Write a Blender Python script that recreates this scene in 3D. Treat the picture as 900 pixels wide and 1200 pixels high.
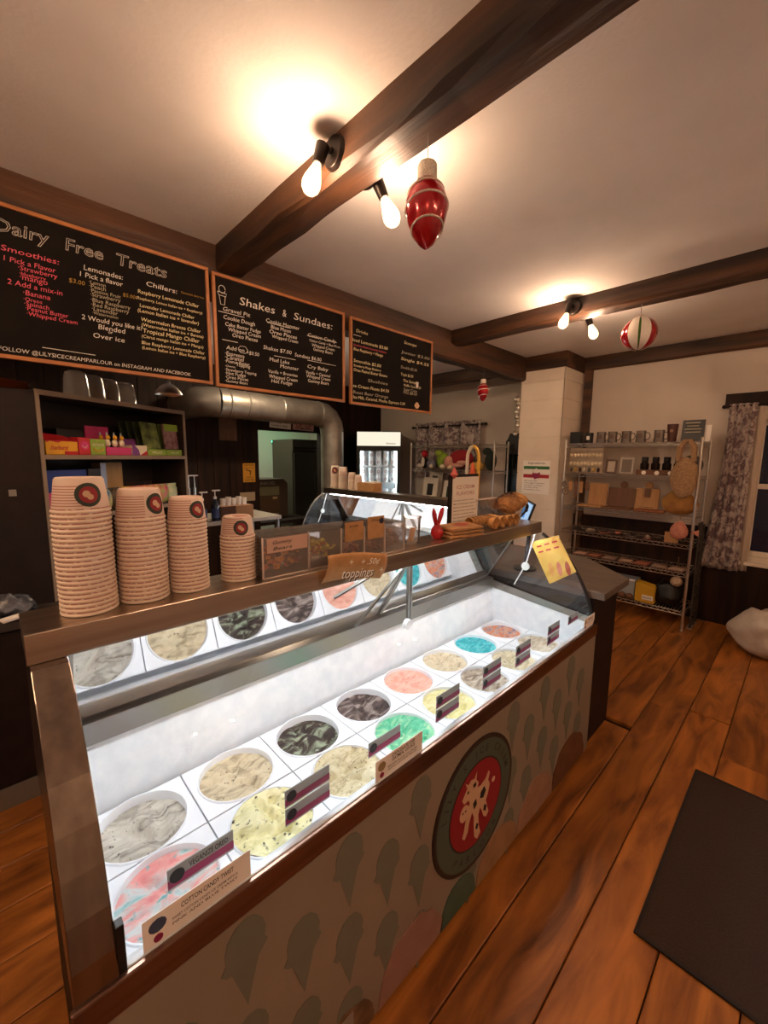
import bpy, bmesh, math, random
from mathutils import Vector, Matrix, noise
for o in list(bpy.data.objects): bpy.data.objects.remove(o)
random.seed(7)
SC = bpy.context.scene; COL = SC.collection
PI = math.pi; R = math.radians

# ------------------------------------------------------------------ camera, world, exposure
cam = bpy.data.cameras.new('camera'); co = bpy.data.objects.new('camera', cam); COL.objects.link(co)
yaw, pit, rol = R(46.09), R(7.62), R(.56)
fh = Vector((math.cos(yaw), math.sin(yaw), 0)); rt = Vector((math.sin(yaw), -math.cos(yaw), 0)); zz = Vector((0, 0, 1))
FW = fh*math.cos(pit) - zz*math.sin(pit); UP = zz*math.cos(pit) + fh*math.sin(pit)
RT = rt*math.cos(rol) + UP*math.sin(rol); UP = UP*math.cos(rol) - rt*math.sin(rol)
co.matrix_world = Matrix(((RT.x, UP.x, -FW.x, 0), (RT.y, UP.y, -FW.y, 0), (RT.z, UP.z, -FW.z, 1.6), (0, 0, 0, 1)))
cam.sensor_fit = 'VERTICAL'; cam.sensor_height = 24; cam.sensor_width = 18; cam.lens = 24*479.2/1200
cam.clip_start = .01; cam.clip_end = 60
SC.camera = co
W = bpy.data.worlds.new('night'); SC.world = W; W.use_nodes = True
W.node_tree.nodes['Background'].inputs[0].default_value = (.006, .008, .014, 1)
W.node_tree.nodes['Background'].inputs[1].default_value = .12
vs = SC.view_settings
vs.view_transform = 'Standard'; vs.look = 'None'; vs.gamma = 1; vs.use_curve_mapping = False
vs.exposure = 1.53
BULB = 590.0       # filament bulbs
LED = 18.5        # case light tubes

# ------------------------------------------------------------------ materials
def lin(c):
    if isinstance(c, str):
        c = c.lstrip('#'); c = [int(c[i:i+2], 16)/255 for i in (0, 2, 4)]
    return tuple((x/12.92 if x <= .04045 else ((x+.055)/1.055)**2.4) for x in c[:3]) + (1,)
MATS = {}
def mat(name, col, rough=.5, metal=0, col2=None, scale=6, stretch=(1, 1, 1), bump=0, bscale=None, lo=.35, hi=.65, spec=.5, coat=0, detail=5, rnd=0, emit=0, ecol=None, dist=0, trans=0, coord='Object', aniso=0):
    if name in MATS: return MATS[name]
    m = bpy.data.materials.new(name); m.use_nodes = True; nt = m.node_tree; N = nt.nodes; L = nt.links
    p = N['Principled BSDF']; p.inputs['Roughness'].default_value = rough; p.inputs['Metallic'].default_value = metal
    p.inputs['Specular IOR Level'].default_value = spec; p.inputs['Coat Weight'].default_value = coat
    p.inputs['Base Color'].default_value = lin(col)
    if trans: p.inputs['Transmission Weight'].default_value = trans
    if emit:
        p.inputs['Emission Color'].default_value = lin(ecol or col); p.inputs['Emission Strength'].default_value = emit
    if col2 or bump:
        tc = N.new('ShaderNodeTexCoord'); mp = N.new('ShaderNodeMapping'); mp.inputs['Scale'].default_value = stretch
        L.new(tc.outputs[coord], mp.inputs[0]); vec = mp.outputs[0]
        if rnd:
            oi = N.new('ShaderNodeObjectInfo'); ad = N.new('ShaderNodeVectorMath'); ad.operation = 'MULTIPLY_ADD'
            cb = N.new('ShaderNodeCombineXYZ')
            for i in range(3): L.new(oi.outputs['Random'], cb.inputs[i])
            ad.inputs[1].default_value = (37, 53, 71); L.new(cb.outputs[0], ad.inputs[0]); L.new(vec, ad.inputs[2]); vec = ad.outputs[0]
        nz = N.new('ShaderNodeTexNoise'); nz.inputs['Scale'].default_value = scale; nz.inputs['Detail'].default_value = detail
        nz.inputs['Distortion'].default_value = dist
        L.new(vec, nz.inputs['Vector'])
        if col2:
            rp = N.new('ShaderNodeValToRGB'); rp.color_ramp.elements[0].position = lo; rp.color_ramp.elements[1].position = hi
            rp.color_ramp.elements[0].color = lin(col); rp.color_ramp.elements[1].color = lin(col2)
            L.new(nz.outputs['Fac'], rp.inputs[0]); out = rp.outputs[0]
            if rnd:
                hs = N.new('ShaderNodeHueSaturation'); mr = N.new('ShaderNodeMapRange')
                mr.inputs['To Min'].default_value = 1-rnd; mr.inputs['To Max'].default_value = 1+rnd
                L.new(oi.outputs['Random'], mr.inputs[0]); L.new(mr.outputs[0], hs.inputs['Value']); L.new(out, hs.inputs['Color']); out = hs.outputs[0]
            L.new(out, p.inputs['Base Color'])
        if bump:
            b = N.new('ShaderNodeBump'); b.inputs['Strength'].default_value = bump; b.inputs['Distance'].default_value = .01
            if bscale:
                n2 = N.new('ShaderNodeTexNoise'); n2.inputs['Scale'].default_value = bscale; n2.inputs['Detail'].default_value = 4
                L.new(vec, n2.inputs['Vector']); L.new(n2.outputs['Fac'], b.inputs['Height'])
            else: L.new(nz.outputs['Fac'], b.inputs['Height'])
            L.new(b.outputs[0], p.inputs['Normal'])
    MATS[name] = m; return m
def glass(name, tint='#ffffff', rough=.01, ior=1.45, extra=0.0, clear=1.0, milk=0):
    """thin pane: Fresnel reflection over a clear sheet"""
    if name in MATS: return MATS[name]
    m = bpy.data.materials.new(name); m.use_nodes = True; nt = m.node_tree; N = nt.nodes; L = nt.links
    N.remove(N['Principled BSDF']); out = N['Material Output']
    t = N.new('ShaderNodeBsdfTransparent'); c = lin(tint); t.inputs[0].default_value = (c[0]*clear, c[1]*clear, c[2]*clear, 1)
    g = N.new('ShaderNodeBsdfGlossy'); g.inputs['Roughness'].default_value = rough
    f = N.new('ShaderNodeFresnel'); f.inputs[0].default_value = ior
    a = N.new('ShaderNodeMath'); a.operation = 'ADD'; a.use_clamp = True; a.inputs[1].default_value = extra
    x = N.new('ShaderNodeMixShader'); L.new(f.outputs[0], a.inputs[0]); L.new(a.outputs[0], x.inputs[0])
    base = t.outputs[0]
    if milk:
        tl = N.new('ShaderNodeBsdfTranslucent'); df = N.new('ShaderNodeBsdfDiffuse'); m1 = N.new('ShaderNodeMixShader'); m2 = N.new('ShaderNodeMixShader'); m2.inputs[0].default_value = milk
        tl.inputs[0].default_value = (.85, .8, .78, 1); df.inputs[0].default_value = (.85, .8, .78, 1)
        L.new(tl.outputs[0], m1.inputs[1]); L.new(df.outputs[0], m1.inputs[2]); L.new(base, m2.inputs[1]); L.new(m1.outputs[0], m2.inputs[2]); base = m2.outputs[0]
    L.new(base, x.inputs[1]); L.new(g.outputs[0], x.inputs[2]); L.new(x.outputs[0], out.inputs[0])
    MATS[name] = m; return m
def emis(name, col, s):
    if name in MATS: return MATS[name]
    m = bpy.data.materials.new(name); m.use_nodes = True; nt = m.node_tree; N = nt.nodes
    N.remove(N['Principled BSDF']); e = N.new('ShaderNodeEmission'); e.inputs[0].default_value = lin(col) if isinstance(col, str) else tuple(col)+(1,)
    e.inputs[1].default_value = s; nt.links.new(e.outputs[0], N['Material Output'].inputs[0]); MATS[name] = m; return m

# ------------------------------------------------------------------ mesh builder
class MB:
    def __init__(s): s.v = []; s.f = []
    def add(s, vs, fs):
        k = len(s.v); s.v += [tuple(p) for p in vs]; s.f += [tuple(i+k for i in f) for f in fs]; return s
    def box(s, x0, x1, y0, y1, z0, z1):
        return s.add([(x0,y0,z0),(x1,y0,z0),(x1,y1,z0),(x0,y1,z0),(x0,y0,z1),(x1,y0,z1),(x1,y1,z1),(x0,y1,z1)],
                     [(3,2,1,0),(4,5,6,7),(0,1,5,4),(1,2,6,5),(2,3,7,6),(3,0,4,7)])
    def obox(s, c, d, rz=0, rx=0, ry=0):
        M = Matrix.Rotation(rz, 3, 'Z') @ Matrix.Rotation(ry, 3, 'Y') @ Matrix.Rotation(rx, 3, 'X'); k = []
        for z in (-1, 1):
            for x, y in ((-1,-1),(1,-1),(1,1),(-1,1)): k.append(Vector(c) + M @ Vector((x*d[0]/2, y*d[1]/2, z*d[2]/2)))
        return s.add(k, [(3,2,1,0),(4,5,6,7),(0,1,5,4),(1,2,6,5),(2,3,7,6),(3,0,4,7)])
    def cyl(s, p0, p1, r0, r1=None, n=16, caps=True):
        r1 = r0 if r1 is None else r1; p0 = Vector(p0); p1 = Vector(p1); d = (p1-p0).normalized()
        a = d.orthogonal().normalized(); b = d.cross(a); k = []
        for p, r in ((p0, r0), (p1, r1)):
            for i in range(n): t = 2*PI*i/n; k.append(p + (a*math.cos(t)+b*math.sin(t))*r)
        f = [(i, (i+1) % n, n+(i+1) % n, n+i) for i in range(n)]
        if caps: f += [tuple(range(n-1, -1, -1)), tuple(range(n, 2*n))]
        return s.add(k, f)
    def lathe(s, prof, c=(0,0,0), n=24, M=None, capa=False, capb=False):
        k = []
        for r, z in prof:
            for i in range(n):
                t = 2*PI*i/n; p = Vector((r*math.cos(t), r*math.sin(t), z)); p = (M @ p) if M else p; k.append(p+Vector(c))
        f = []
        for j in range(len(prof)-1):
            for i in range(n): f.append((j*n+i, j*n+(i+1) % n, (j+1)*n+(i+1) % n, (j+1)*n+i))
        if capa: f.append(tuple(range(n-1, -1, -1)))
        if capb: f.append(tuple(range((len(prof)-1)*n, len(prof)*n)))
        return s.add(k, f)
    def sphere(s, c, r, n=16, m=10, M=None):
        r = r if isinstance(r, tuple) else (r, r, r); c = Vector(c); k = []
        for j in range(m+1):
            a = PI*j/m
            for i in range(n):
                t = 2*PI*i/n; p = Vector((r[0]*math.sin(a)*math.cos(t), r[1]*math.sin(a)*math.sin(t), r[2]*math.cos(a))); p = (M @ p) if M else p; k.append(c+p)
        return s.add(k, [(j*n+i, (j+1)*n+i, (j+1)*n+(i+1) % n, j*n+(i+1) % n) for j in range(m) for i in range(n)])
    def prism(s, poly, lo, hi, ax='z'):
        def q(a, b, h): return {'z': (a, b, h), 'y': (a, h, b), 'x': (h, a, b)}[ax]
        n = len(poly); k = [q(a, b, lo) for a, b in poly] + [q(a, b, hi) for a, b in poly]
        return s.add(k, [tuple(range(n-1, -1, -1)), tuple(range(n, 2*n))] + [(i, (i+1) % n, n+(i+1) % n, n+i) for i in range(n)])
    def tube(s, pts, r, n=8, caps=True):
        pts = [Vector(p) for p in pts]; k = []; up = None
        for i, p in enumerate(pts):
            d = (pts[min(i+1, len(pts)-1)]-pts[max(i-1, 0)]).normalized()
            a = d.orthogonal().normalized() if up is None else (up - d*up.dot(d)).normalized(); up = a; b = d.cross(a)
            rr = r[i] if isinstance(r, (list, tuple)) else r
            for j in range(n): t = 2*PI*j/n; k.append(p+(a*math.cos(t)+b*math.sin(t))*rr)
        f = [(i*n+j, i*n+(j+1) % n, (i+1)*n+(j+1) % n, (i+1)*n+j) for i in range(len(pts)-1) for j in range(n)]
        if caps: f += [tuple(range(n-1, -1, -1)), tuple(range((len(pts)-1)*n, len(pts)*n))]
        return s.add(k, f)
    def grid(s, nu, nv, fn):
        k = [fn(i/nu, j/nv) for j in range(nv+1) for i in range(nu+1)]
        return s.add(k, [(j*(nu+1)+i, j*(nu+1)+i+1, (j+1)*(nu+1)+i+1, (j+1)*(nu+1)+i) for j in range(nv) for i in range(nu)])
    def mesh(s, name):
        me = bpy.data.meshes.new(name); me.from_pydata(s.v, [], s.f); me.update(); return me
    def build(s, name, m, parent=None, smooth=False, loc=None, rz=0, bevel=0, solid=0, fix=True):
        me = s.mesh(name)
        if fix:
            b = bmesh.new(); b.from_mesh(me); bmesh.ops.recalc_face_normals(b, faces=b.faces); b.to_mesh(me); b.free()
        return link(name, me, m, parent, smooth, loc, rz, bevel, solid)
def link(name, me, m, parent=None, smooth=False, loc=None, rz=0, bevel=0, solid=0):
    if m and not me.materials: me.materials.append(m)
    o = bpy.data.objects.new(name, me); COL.objects.link(o)
    if smooth:
        for p in me.polygons: p.use_smooth = True
        me.set_sharp_from_angle(angle=R(40))
    if loc is not None: o.location = loc
    o.rotation_euler.z = rz
    if parent: o.parent = parent
    if solid:
        d = o.modifiers.new('thick', 'SOLIDIFY'); d.thickness = solid; d.offset = 0
    if bevel:
        d = o.modifiers.new('bevel', 'BEVEL'); d.width = bevel; d.segments = 2; d.limit_method = 'ANGLE'; d.angle_limit = R(40)
    return o
def T(o, label, cat, group=None):
    o['label'] = label; o['category'] = cat
    if group: o['group'] = group
    return o
def S(o, label=None, cat=None):
    o['kind'] = 'structure'
    if label: o['label'] = label
    if cat: o['category'] = cat
    return o
def thing(name, label, cat, loc=(0,0,0), rz=0, group=None):
    o = bpy.data.objects.new(name, None); COL.objects.link(o); o.location = loc; o.rotation_euler.z = rz; o.empty_display_size = .05
    return T(o, label, cat, group)
def dup(root, loc, rz=None, label=None, group=None):
    r = root.copy(); COL.objects.link(r); r.location = loc
    if rz is not None: r.rotation_euler.z = rz
    if label: r['label'] = label
    if group: r['group'] = group
    for ch in list(root.children):
        c = ch.copy(); COL.objects.link(c); c.parent = r
        for g in ch.children:
            d = g.copy(); COL.objects.link(d); d.parent = c
    return r
def text(s, m, parent, loc, w=None, h=None, rot=(PI/2, 0, 0), outline=False, name='lettering', ex=.0004, align='l', shear=0, thin=.008, hmax=0):
    """flat lettering, fitted to width w (and cap height h)"""
    cu = bpy.data.curves.new('t', 'FONT'); cu.body = s; cu.size = 1; cu.resolution_u = 2; cu.shear = shear
    if outline: cu.fill_mode = 'NONE'; cu.bevel_depth = .018; cu.bevel_resolution = 0
    else: cu.offset = thin
    to = bpy.data.objects.new('t', cu); COL.objects.link(to)
    me = bpy.data.meshes.new_from_object(to); bpy.data.objects.remove(to); bpy.data.curves.remove(cu)
    if not me.vertices: return None
    xs = [v.co.x for v in me.vertices]; x0, x1 = min(xs), max(xs); ys = [v.co.y for v in me.vertices]
    k = w/(x1-x0) if w else h/.7; ky = k if not h else h/.7
    ky = min(ky, k*1.9, (hmax or 9)/.7)
    for v in me.vertices:
        x = (v.co.x-x0)*k
        if align == 'c': x -= (x1-x0)*k/2
        v.co = (x, v.co.y*ky, v.co.z*.02 if outline else 0)
    me.materials.clear(); me.materials.append(m); me.name = name
    o = bpy.data.objects.new(name, me); COL.objects.link(o); o.location = loc; o.rotation_euler = rot; o.parent = parent
    return o

# ------------------------------------------------------------------ palette
m_ceil = mat('ceiling_plaster', '#f1ece7', .9, col2='#e9e4de', scale=3, bump=.15, bscale=60)
m_wall = mat('painted_wall', '#c9bcae', .85, col2='#c0b3a5', scale=2, bump=.1, bscale=80)
m_beam = mat('beam_wood', '#261407', .6, col2='#6a4221', scale=11, stretch=(1, .1, 1), bump=.8, bscale=22, rnd=.1, lo=.38, hi=.78, detail=8)
m_beamx = mat('beam_wood_x', '#241306', .6, col2='#60391b', scale=11, stretch=(.1, 1, 1), bump=.8, bscale=22, rnd=.1, lo=.38, hi=.78, detail=8)
m_plank = mat('floor_pine', '#5a2d0f', .4, col2='#ba7430', scale=2.6, stretch=(.8, 4, 1), bump=.15, rnd=.2, lo=.28, hi=.72, dist=1.2, detail=8)
m_dwall = mat('dark_stained_wood', '#170c07', .55, col2='#2b170d', scale=8, stretch=(2, 2, .15), bump=.2, rnd=.25, spec=.2)
m_steel = mat('brushed_steel', '#c9bcaf', .3, 1, col2='#ada093', scale=40, stretch=(.02, 1, 1), bump=.02)
m_steel2 = mat('dull_steel', '#9a958f', .28, 1)
m_chrome = mat('chrome', '#e4dfd6', .28, 1)
m_white = mat('white_liner', '#eef0f2', .35, col2='#e2e6ea', scale=20, bump=.15, bscale=30)
m_plate = mat('white_plastic', '#eceef2', .4)
m_blackp = mat('black_plastic', '#0b0a0a', .45)
m_dark = mat('dark_laminate', '#1a110e', .55, col2='#221612', scale=10, spec=.25)
m_glass = glass('clear_glass', '#fbfdff', .004, 1.42)
m_acry = glass('acrylic', '#fdfaf8', .03, 1.35, .0, 1, .2)
m_mirrorglass = glass('rear_door_glass', '#8a8c92', .03, 1.5, .1)
m_paper = mat('paper', '#efe9df', .8)
m_kraft = mat('kraft_paper', '#b98b5c', .85, col2='#a97c4e', scale=30)
m_ink = mat('black_ink', '#17130f', .7)
m_red = mat('red_print', '#a51f2d', .6)
m_green = mat('green_print', '#3f5b48', .6)
m_bronze = mat('dark_bronze', '#1f1712', .4, .7)
# ================================================================== THE SETTING
ZC = 2.75; XW = 5.1; YB = 5.4; XL = -2.6; YF = -2.6
fl = S(MB().box(XL, XW, YF, 7.8, -.06, -.022).build('floor', m_dark), 'wide worn pine plank floor with orange brown boards')
mk = {}
rr = random.Random(3)
y = YF + .02; pw = .2045
k0 = round((.39 - y)/pw); y = .39 - k0*pw
while y < YB - .05:
    x = XL + rr.uniform(-.2, 0)
    cuts = [XL]
    while cuts[-1] < XW - .9: cuts.append(cuts[-1] + rr.uniform(1.7, 3.2))
    cuts = [c for c in cuts if c < XW-.4] + [XW]
    for a, b in zip(cuts, cuts[1:]):
        ln = round(b-a, 1)
        if ln not in mk:
            m_ = MB().box(0, 1, 0, 1, -.02, 0); me = m_.mesh('plank'); me.materials.append(m_plank); mk[ln] = 1
            # scaled copies would stretch the grain: build the length itself
            b_ = MB()
            g = .002
            b_.add([(0,g,-.02),(ln-g,g,-.02),(ln-g,pw-g,-.02),(0,pw-g,-.02),(0,g,-.003),(ln-g,g,-.003),(ln-g,pw-g,-.003),(0,pw-g,-.003),
                    (.004,g+.004,0),(ln-g-.004,g+.004,0),(ln-g-.004,pw-g-.004,0),(.004,pw-g-.004,0)],
                   [(0,1,5,4),(1,2,6,5),(2,3,7,6),(3,0,4,7),(4,5,9,8),(5,6,10,9),(6,7,11,10),(7,4,8,11),(8,9,10,11),(3,2,1,0)])
            mk[ln] = b_.mesh('plank'); mk[ln].materials.append(m_plank)
        o = link('plank', mk[ln], None, fl, loc=(a, y, rr.uniform(-.0015, 0)))
    y += pw
S(MB().box(XL, XW+.1, YF, 7.8, ZC, ZC+.1).build('ceiling', m_ceil), 'white plaster ceiling between dark beams')
# right wall with window opening
wy0, wy1, wz0, wz1 = -.62, .43, .66, 2.02
wr = MB().box(XW, XW+.14, YF, wy0, -.06, ZC).box(XW, XW+.14, wy1, 7.8, -.06, ZC).box(XW, XW+.14, wy0, wy1, -.06, wz0).box(XW, XW+.14, wy0, wy1, wz1, ZC)
S(wr.build('wall_right', m_wall), 'beige painted wall behind the wire shelving')
S(MB().box(XL-.1, XL, YF, 7.8, -.06, ZC).build('wall_left', m_wall), 'beige painted side wall')
S(MB().box(XL, XW, YF-.1, YF, -.06, ZC).build('wall_front', m_wall), 'beige painted wall on the customer side')
# dark board back wall with kitchen opening
ox0, ox1, oz1 = 2.743, 3.81, 1.965
wb = S(MB().box(XL, ox0, YB+.02, YB+.12, -.06, ZC).box(ox1, XW, YB+.02, YB+.12, -.06, ZC).box(ox0, ox1, YB+.02, YB+.12, oz1, ZC).build('wall_back', m_dark), 'dark stained board wall around the kitchen opening')
bw = .205; x = XL
while x < XW-.01:
    x1 = min(x+bw-.006, XW)
    if x1 <= ox0 or x >= ox1: segs = [(0, x, x1)]
    else:
        segs = []
        if x < ox0: segs.append((0, x, ox0))
        if x1 > ox1: segs.append((0, ox1, x1))
        segs.append((oz1, max(x, ox0), min(x1, ox1)))
    for z0, a, b in segs:
        if b-a > .01: MB().box(a, b, YB, YB+.02, z0, ZC).build('board', m_dwall, wb)
    x += bw
S(MB().box(XW-.025, XW, YF, wy0, 0, .95).box(XW-.025, XW, wy0, wy1, 0, wz0-.04).box(XW-.025, XW, wy1, 1.95, 0, .95).box(XW-.03, XW, 2.46, YB, 0, .95).build('trim_1', m_dwall), 'dark stained wainscot along the foot of the wall')
# kitchen shell
m_kit = mat('kitchen_wall', '#cfd2bf', .7)
S(MB().box(1.6, XW, 7.7, 7.8, -.06, ZC).build('wall_kitchen', m_kit), 'pale green kitchen wall seen through the opening')
S(MB().box(1.5, 1.6, YB+.12, 7.8, -.06, ZC).build('wall_kitchen_side', m_kit), 'kitchen side wall')
# window
def struct_thing(name, label):
    o = bpy.data.objects.new(name, None); COL.objects.link(o); o['kind'] = 'structure'; o['label'] = label; return o
m_wfr = mat('window_paint', '#d8ccba', .5)
wn = struct_thing('window_1', 'white framed sash window dark with night')
f = MB()
for (a, b, c, d) in ((wy1-.05, wy1+.0, wz0, wz1), (wy0, wy0+.05, wz0, wz1), (wy0, wy1, wz1-.05, wz1), (wy0, wy1, wz0, wz0+.05)): f.box(XW-.02, XW+.12, a, b, c, d)
f.build('window_frame', m_wfr, wn, bevel=.004)
MB().box(XW-.06, XW+.02, wy0-.06, wy1+.06, wz0-.035, wz0).build('window_sill', m_wfr, wn, bevel=.005)
MB().box(XW-.02, XW, wy1, wy1+.07, wz0, wz1+.07).box(XW-.02, XW, wy0-.07, wy0, wz0, wz1+.07).box(XW-.02, XW, wy0, wy1, wz1, wz1+.07).build('window_casing', m_wfr, wn, bevel=.004)
zm = 1.36
for nm, z0, z1, xx in (('upper_sash', zm-.02, wz1-.05, XW+.07), ('lower_sash', wz0+.05, zm+.03, XW+.03)):
    f = MB()
    for (a, b, c, d) in ((wy0+.05, wy0+.1, z0, z1), (wy1-.1, wy1-.05, z0, z1), (wy0+.1, wy1-.1, z0, z0+.045), (wy0+.1, wy1-.1, z1-.045, z1)): f.box(xx, xx+.035, a, b, c, d)
    sa = f.build(nm, m_wfr, wn, bevel=.003)
    MB().box(xx+.015, xx+.02, wy0+.1, wy1-.1, z0+.045, z1-.045).build('pane', m_glass, sa)
S(MB().box(XW-.035, XW, wy0-.1, wy1+.2, wz1+.075, wz1+.2).build('trim_2', m_dwall), 'dark header board over the window')

# beams: hewn, slightly uneven
def beam(name, axis, a0, a1, c0, c1, z0, z1, label, seed=1, j=.008, m=None):
    r = random.Random(seed); n = max(4, int((a1-a0)/.22)); mb = MB(); ring = []
    cr = .014
    for i in range(n+1):
        t = a0 + (a1-a0)*i/n
        q = [(c0, z1), (c0, z0+cr), (c0+cr, z0), ((c0+c1)/2, z0), (c1-cr, z0), (c1, z0+cr), (c1, z1)]
        q = [(u + r.uniform(-j, j)*(1 if k not in (0, 6) else .3), z + (r.uniform(-j, j) if k not in (0, 6) else 0)) for k, (u, z) in enumerate(q)]
        ring += [((t, u, z) if axis == 'x' else (u, t, z)) for u, z in q]
    k = 7
    f = [(i*k+q, i*k+(q+1) % k, (i+1)*k+(q+1) % k, (i+1)*k+q) for i in range(n) for q in range(k)]
    f += [tuple(range(k)), tuple(range(n*k, n*k+k))]
    o = mb.add(ring, f).build(name, m or (m_beamx if axis == 'x' else m_beam))
    for p in o.data.polygons: p.use_smooth = False
    return S(o, label)
beam('ceiling_beam', 'y', YF, 2.4, 1.0, 1.15, 2.62, ZC, 'dark hewn beam overhead carrying the large red ornament', 1)
beam('ceiling_beam', 'y', YF, 2.4, 3.145, 3.3, 2.63, ZC, 'dark hewn beam carrying the striped ball ornament', 2)
beam('ceiling_beam', 'y', YF, 2.4, -1.145, -.99, 2.62, ZC, 'dark hewn beam over the far left of the room', 3)
beam('ceiling_beam', 'x', XL, 4.57, 2.4, 2.56, 2.5, ZC, 'long dark beam behind the chalkboard menus', 4)
beam('ceiling_beam', 'y', YF, 1.95, 5.03, 5.1, 2.61, ZC, 'dark beam along the top of the right wall', 5, .004)
beam('ceiling_beam', 'y', 2.45, YB, 4.57, 4.73, 2.6, ZC, 'dark beam above the far toy shelving', 6)
S(MB().box(4.545, 4.57, 1.925, 2.47, 2.59, ZC).box(4.57, 5.1, 1.925, 1.95, 2.59, ZC).build('trim_3', m_beam, bevel=.004), 'dark boards boxing the head of the white pillar')
S(MB().box(5.035, 5.1, 1.845, 1.925, .0, 2.62).build('trim_4', m_beam, bevel=.004), 'dark corner post beside the white pillar')
# white block pillar
m_block = mat('painted_block', '#e4d6c4', .7, col2='#dccdba', scale=4, bump=.2, bscale=50)
pl = S(MB().box(4.576, 5.1, 1.956, 2.444, 0, ZC).build('pillar', m_block), 'white painted block pillar with an ingredients poster')
z = .0
while z < 2.58:
    z1 = min(z+.205, 2.59)
    MB().box(4.57, 4.58, 1.95, 2.45, z+.003, z1-.003).box(4.57, 5.1, 1.95, 1.96, z+.003, z1-.003).build('block', m_block, pl, bevel=.0025)
    z += .205

# ================================================================== LAMPS
m_fil = emis('filament_glow', (1, .64, .41), BULB)
m_fil_dim = emis('filament_glow_dim', (1, .64, .41), BULB*.74); m_fil_hi = emis('filament_glow_strong', (1, .66, .43), BULB*1.75)
m_bulb = emis('bulb_glass_glow', (1, .68, .34), .75)
_n = m_bulb.node_tree.nodes; _a = _n.new('ShaderNodeAddShader'); _t = _n.new('ShaderNodeBsdfTransparent')
m_bulb.node_tree.links.new(_n['Emission'].outputs[0], _a.inputs[0]); m_bulb.node_tree.links.new(_t.outputs[0], _a.inputs[1]); m_bulb.node_tree.links.new(_a.outputs[0], _n['Material Output'].inputs[0])
def bulb_profile(): return [(.013, 0), (.014, .012), (.022, .035), (.031, .062), (.034, .08), (.031, .098), (.02, .112), (.006, .118), (.0005, .1185)]
bprof = bulb_profile()
def fixture(label, plate, nx, s0, s1, mf, group='twin filament lamps on the beams'):
    """plate on a beam face, socket from s0 toward s1, bulb past s1"""
    t = thing('filament_lamp', label, 'lamp', plate, 0, group)
    p = Vector(plate); s0 = Vector(s0)-p; s1 = Vector(s1)-p
    MB().cyl((0,0,0), (nx*.018,0,0), .058, .05, 24).cyl((nx*.018,0,0), (nx*.026,0,0), .012, .012, 10).build('back_plate', m_bronze, t, True, bevel=.002)
    d = (s1-s0).normalized()
    MB().tube([(nx*.015,0,0), Vector((nx*.03,0,0)).lerp(s0, .5), s0], .008, 8).build('arm', m_bronze, t, True)
    MB().cyl(s0-d*.012, s0+d*.055, .025, .02, 16).build('socket', m_bronze, t, True, bevel=.002)
    M = d.to_track_quat('Z', 'Y').to_matrix()
    MB().lathe(bprof, s0+d*.045, 18, M, capa=True).build('bulb', m_bulb, t, True)
    MB().cyl(s0+d*.075, s0+d*.135, .006, None, 8).build('filament', mf, t, True)
    return t
for bx, wid, lab in ((1.0, .15, 'the red bulb ornament'), (3.145, .155, 'the striped ball ornament'), (-1.145, .155, 'the left wall, added out of view,')):
    for yy in (1.31, -1.2):  # the row behind the camera is unseen, added as warm fill
        mf = m_fil if yy < 0 else (m_fil_hi if bx < 0 else m_fil_dim)  # left beam bulbs are added out of view, the strong pair lifts ceiling and shelf
        w = lab + (' over the case' if yy > 0 else ' over the floor as unseen added fill')

        fixture('filament bulb on the left beam face by ' + w, (bx, yy, 2.687), -1, (bx-.05, yy+.012, 2.685), (bx-.068, yy+.024, 2.62), mf)
        fixture('filament bulb on the right beam face by ' + w, (bx+wid, yy-.005, 2.687), 1, (bx+wid+.028, yy-.035, 2.65), (bx+wid+.07, yy-.06, 2.55), mf)

# ================================================================== HANGING ORNAMENTS
m_redg = mat('red_foil', '#9c0c19', .14, .35, col2='#ab111e', scale=3, coat=1)
m_glit = mat('white_glitter', '#ded5c8', .6, col2='#b9ab97', scale=220, bump=.5)
m_cord = mat('clear_cord', '#8f857b', .5)
def bulb_ornament(label, x, y, ztop, zhook, k):
    t = thing('bulb_ornament', label, 'ornament', (x, y, ztop), 0)
    MB().cyl((0,0,0), (0,0,zhook-ztop), .0012*max(1, k*.6), None, 6).build('cord', m_cord, t)
    MB().lathe([(.001, 0), (.027*k, 0), (.031*k, -.006*k), (.031*k, -.045*k), (.029*k, -.052*k)], n=24).build('cap', m_glit, t, True)
    pr = [(.022*k, -.05*k), (.03*k, -.06*k), (.043*k, -.085*k), (.05*k, -.115*k), (.05*k, -.14*k), (.044*k, -.175*k), (.032*k, -.21*k), (.018*k, -.238*k), (.006*k, -.251*k), (.0005, -.254*k)]
    wd = 1.36; pr = [(a*(wd if a > .001 else 1), b) for a, b in pr]
    MB().lathe(pr, n=32).build('body', m_redg, t, True)
    def rad(z):
        z = z/k
        for (r0, z0), (r1, z1) in zip([(a/k, b/k) for a, b in pr], [(a/k, b/k) for a, b in pr][1:]):
            if z1 <= z <= z0: return (r0+(r1-r0)*(z-z0)/(z1-z0))*k
        return .02*k
    for z0, z1 in ((-.07, -.095), (-.115, -.15), (-.18, -.215)):
        pts = []
        for i in range(29):
            a = -PI*.95 + 2*PI*.95*i/28 + .6; zz_ = (z1 + (z0-z1)*(.5-.5*math.cos(a-.6+PI)))*k; r = rad(zz_)+.0008
            pts.append((r*math.cos(a+PI*1.15), r*math.sin(a+PI*1.15), zz_))
        MB().tube(pts, .0032*k, 6).build('glitter_band', m_glit, t, True)
    return t
bulb_ornament('large red foil light bulb ornament hanging from the nearest beam', 1.09, .948, 2.528, 2.615, 1.0)
bulb_ornament('small red light bulb ornament hanging below the long beam by the pillar', 3.70, 2.405, 2.395, 2.5, .86)
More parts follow.
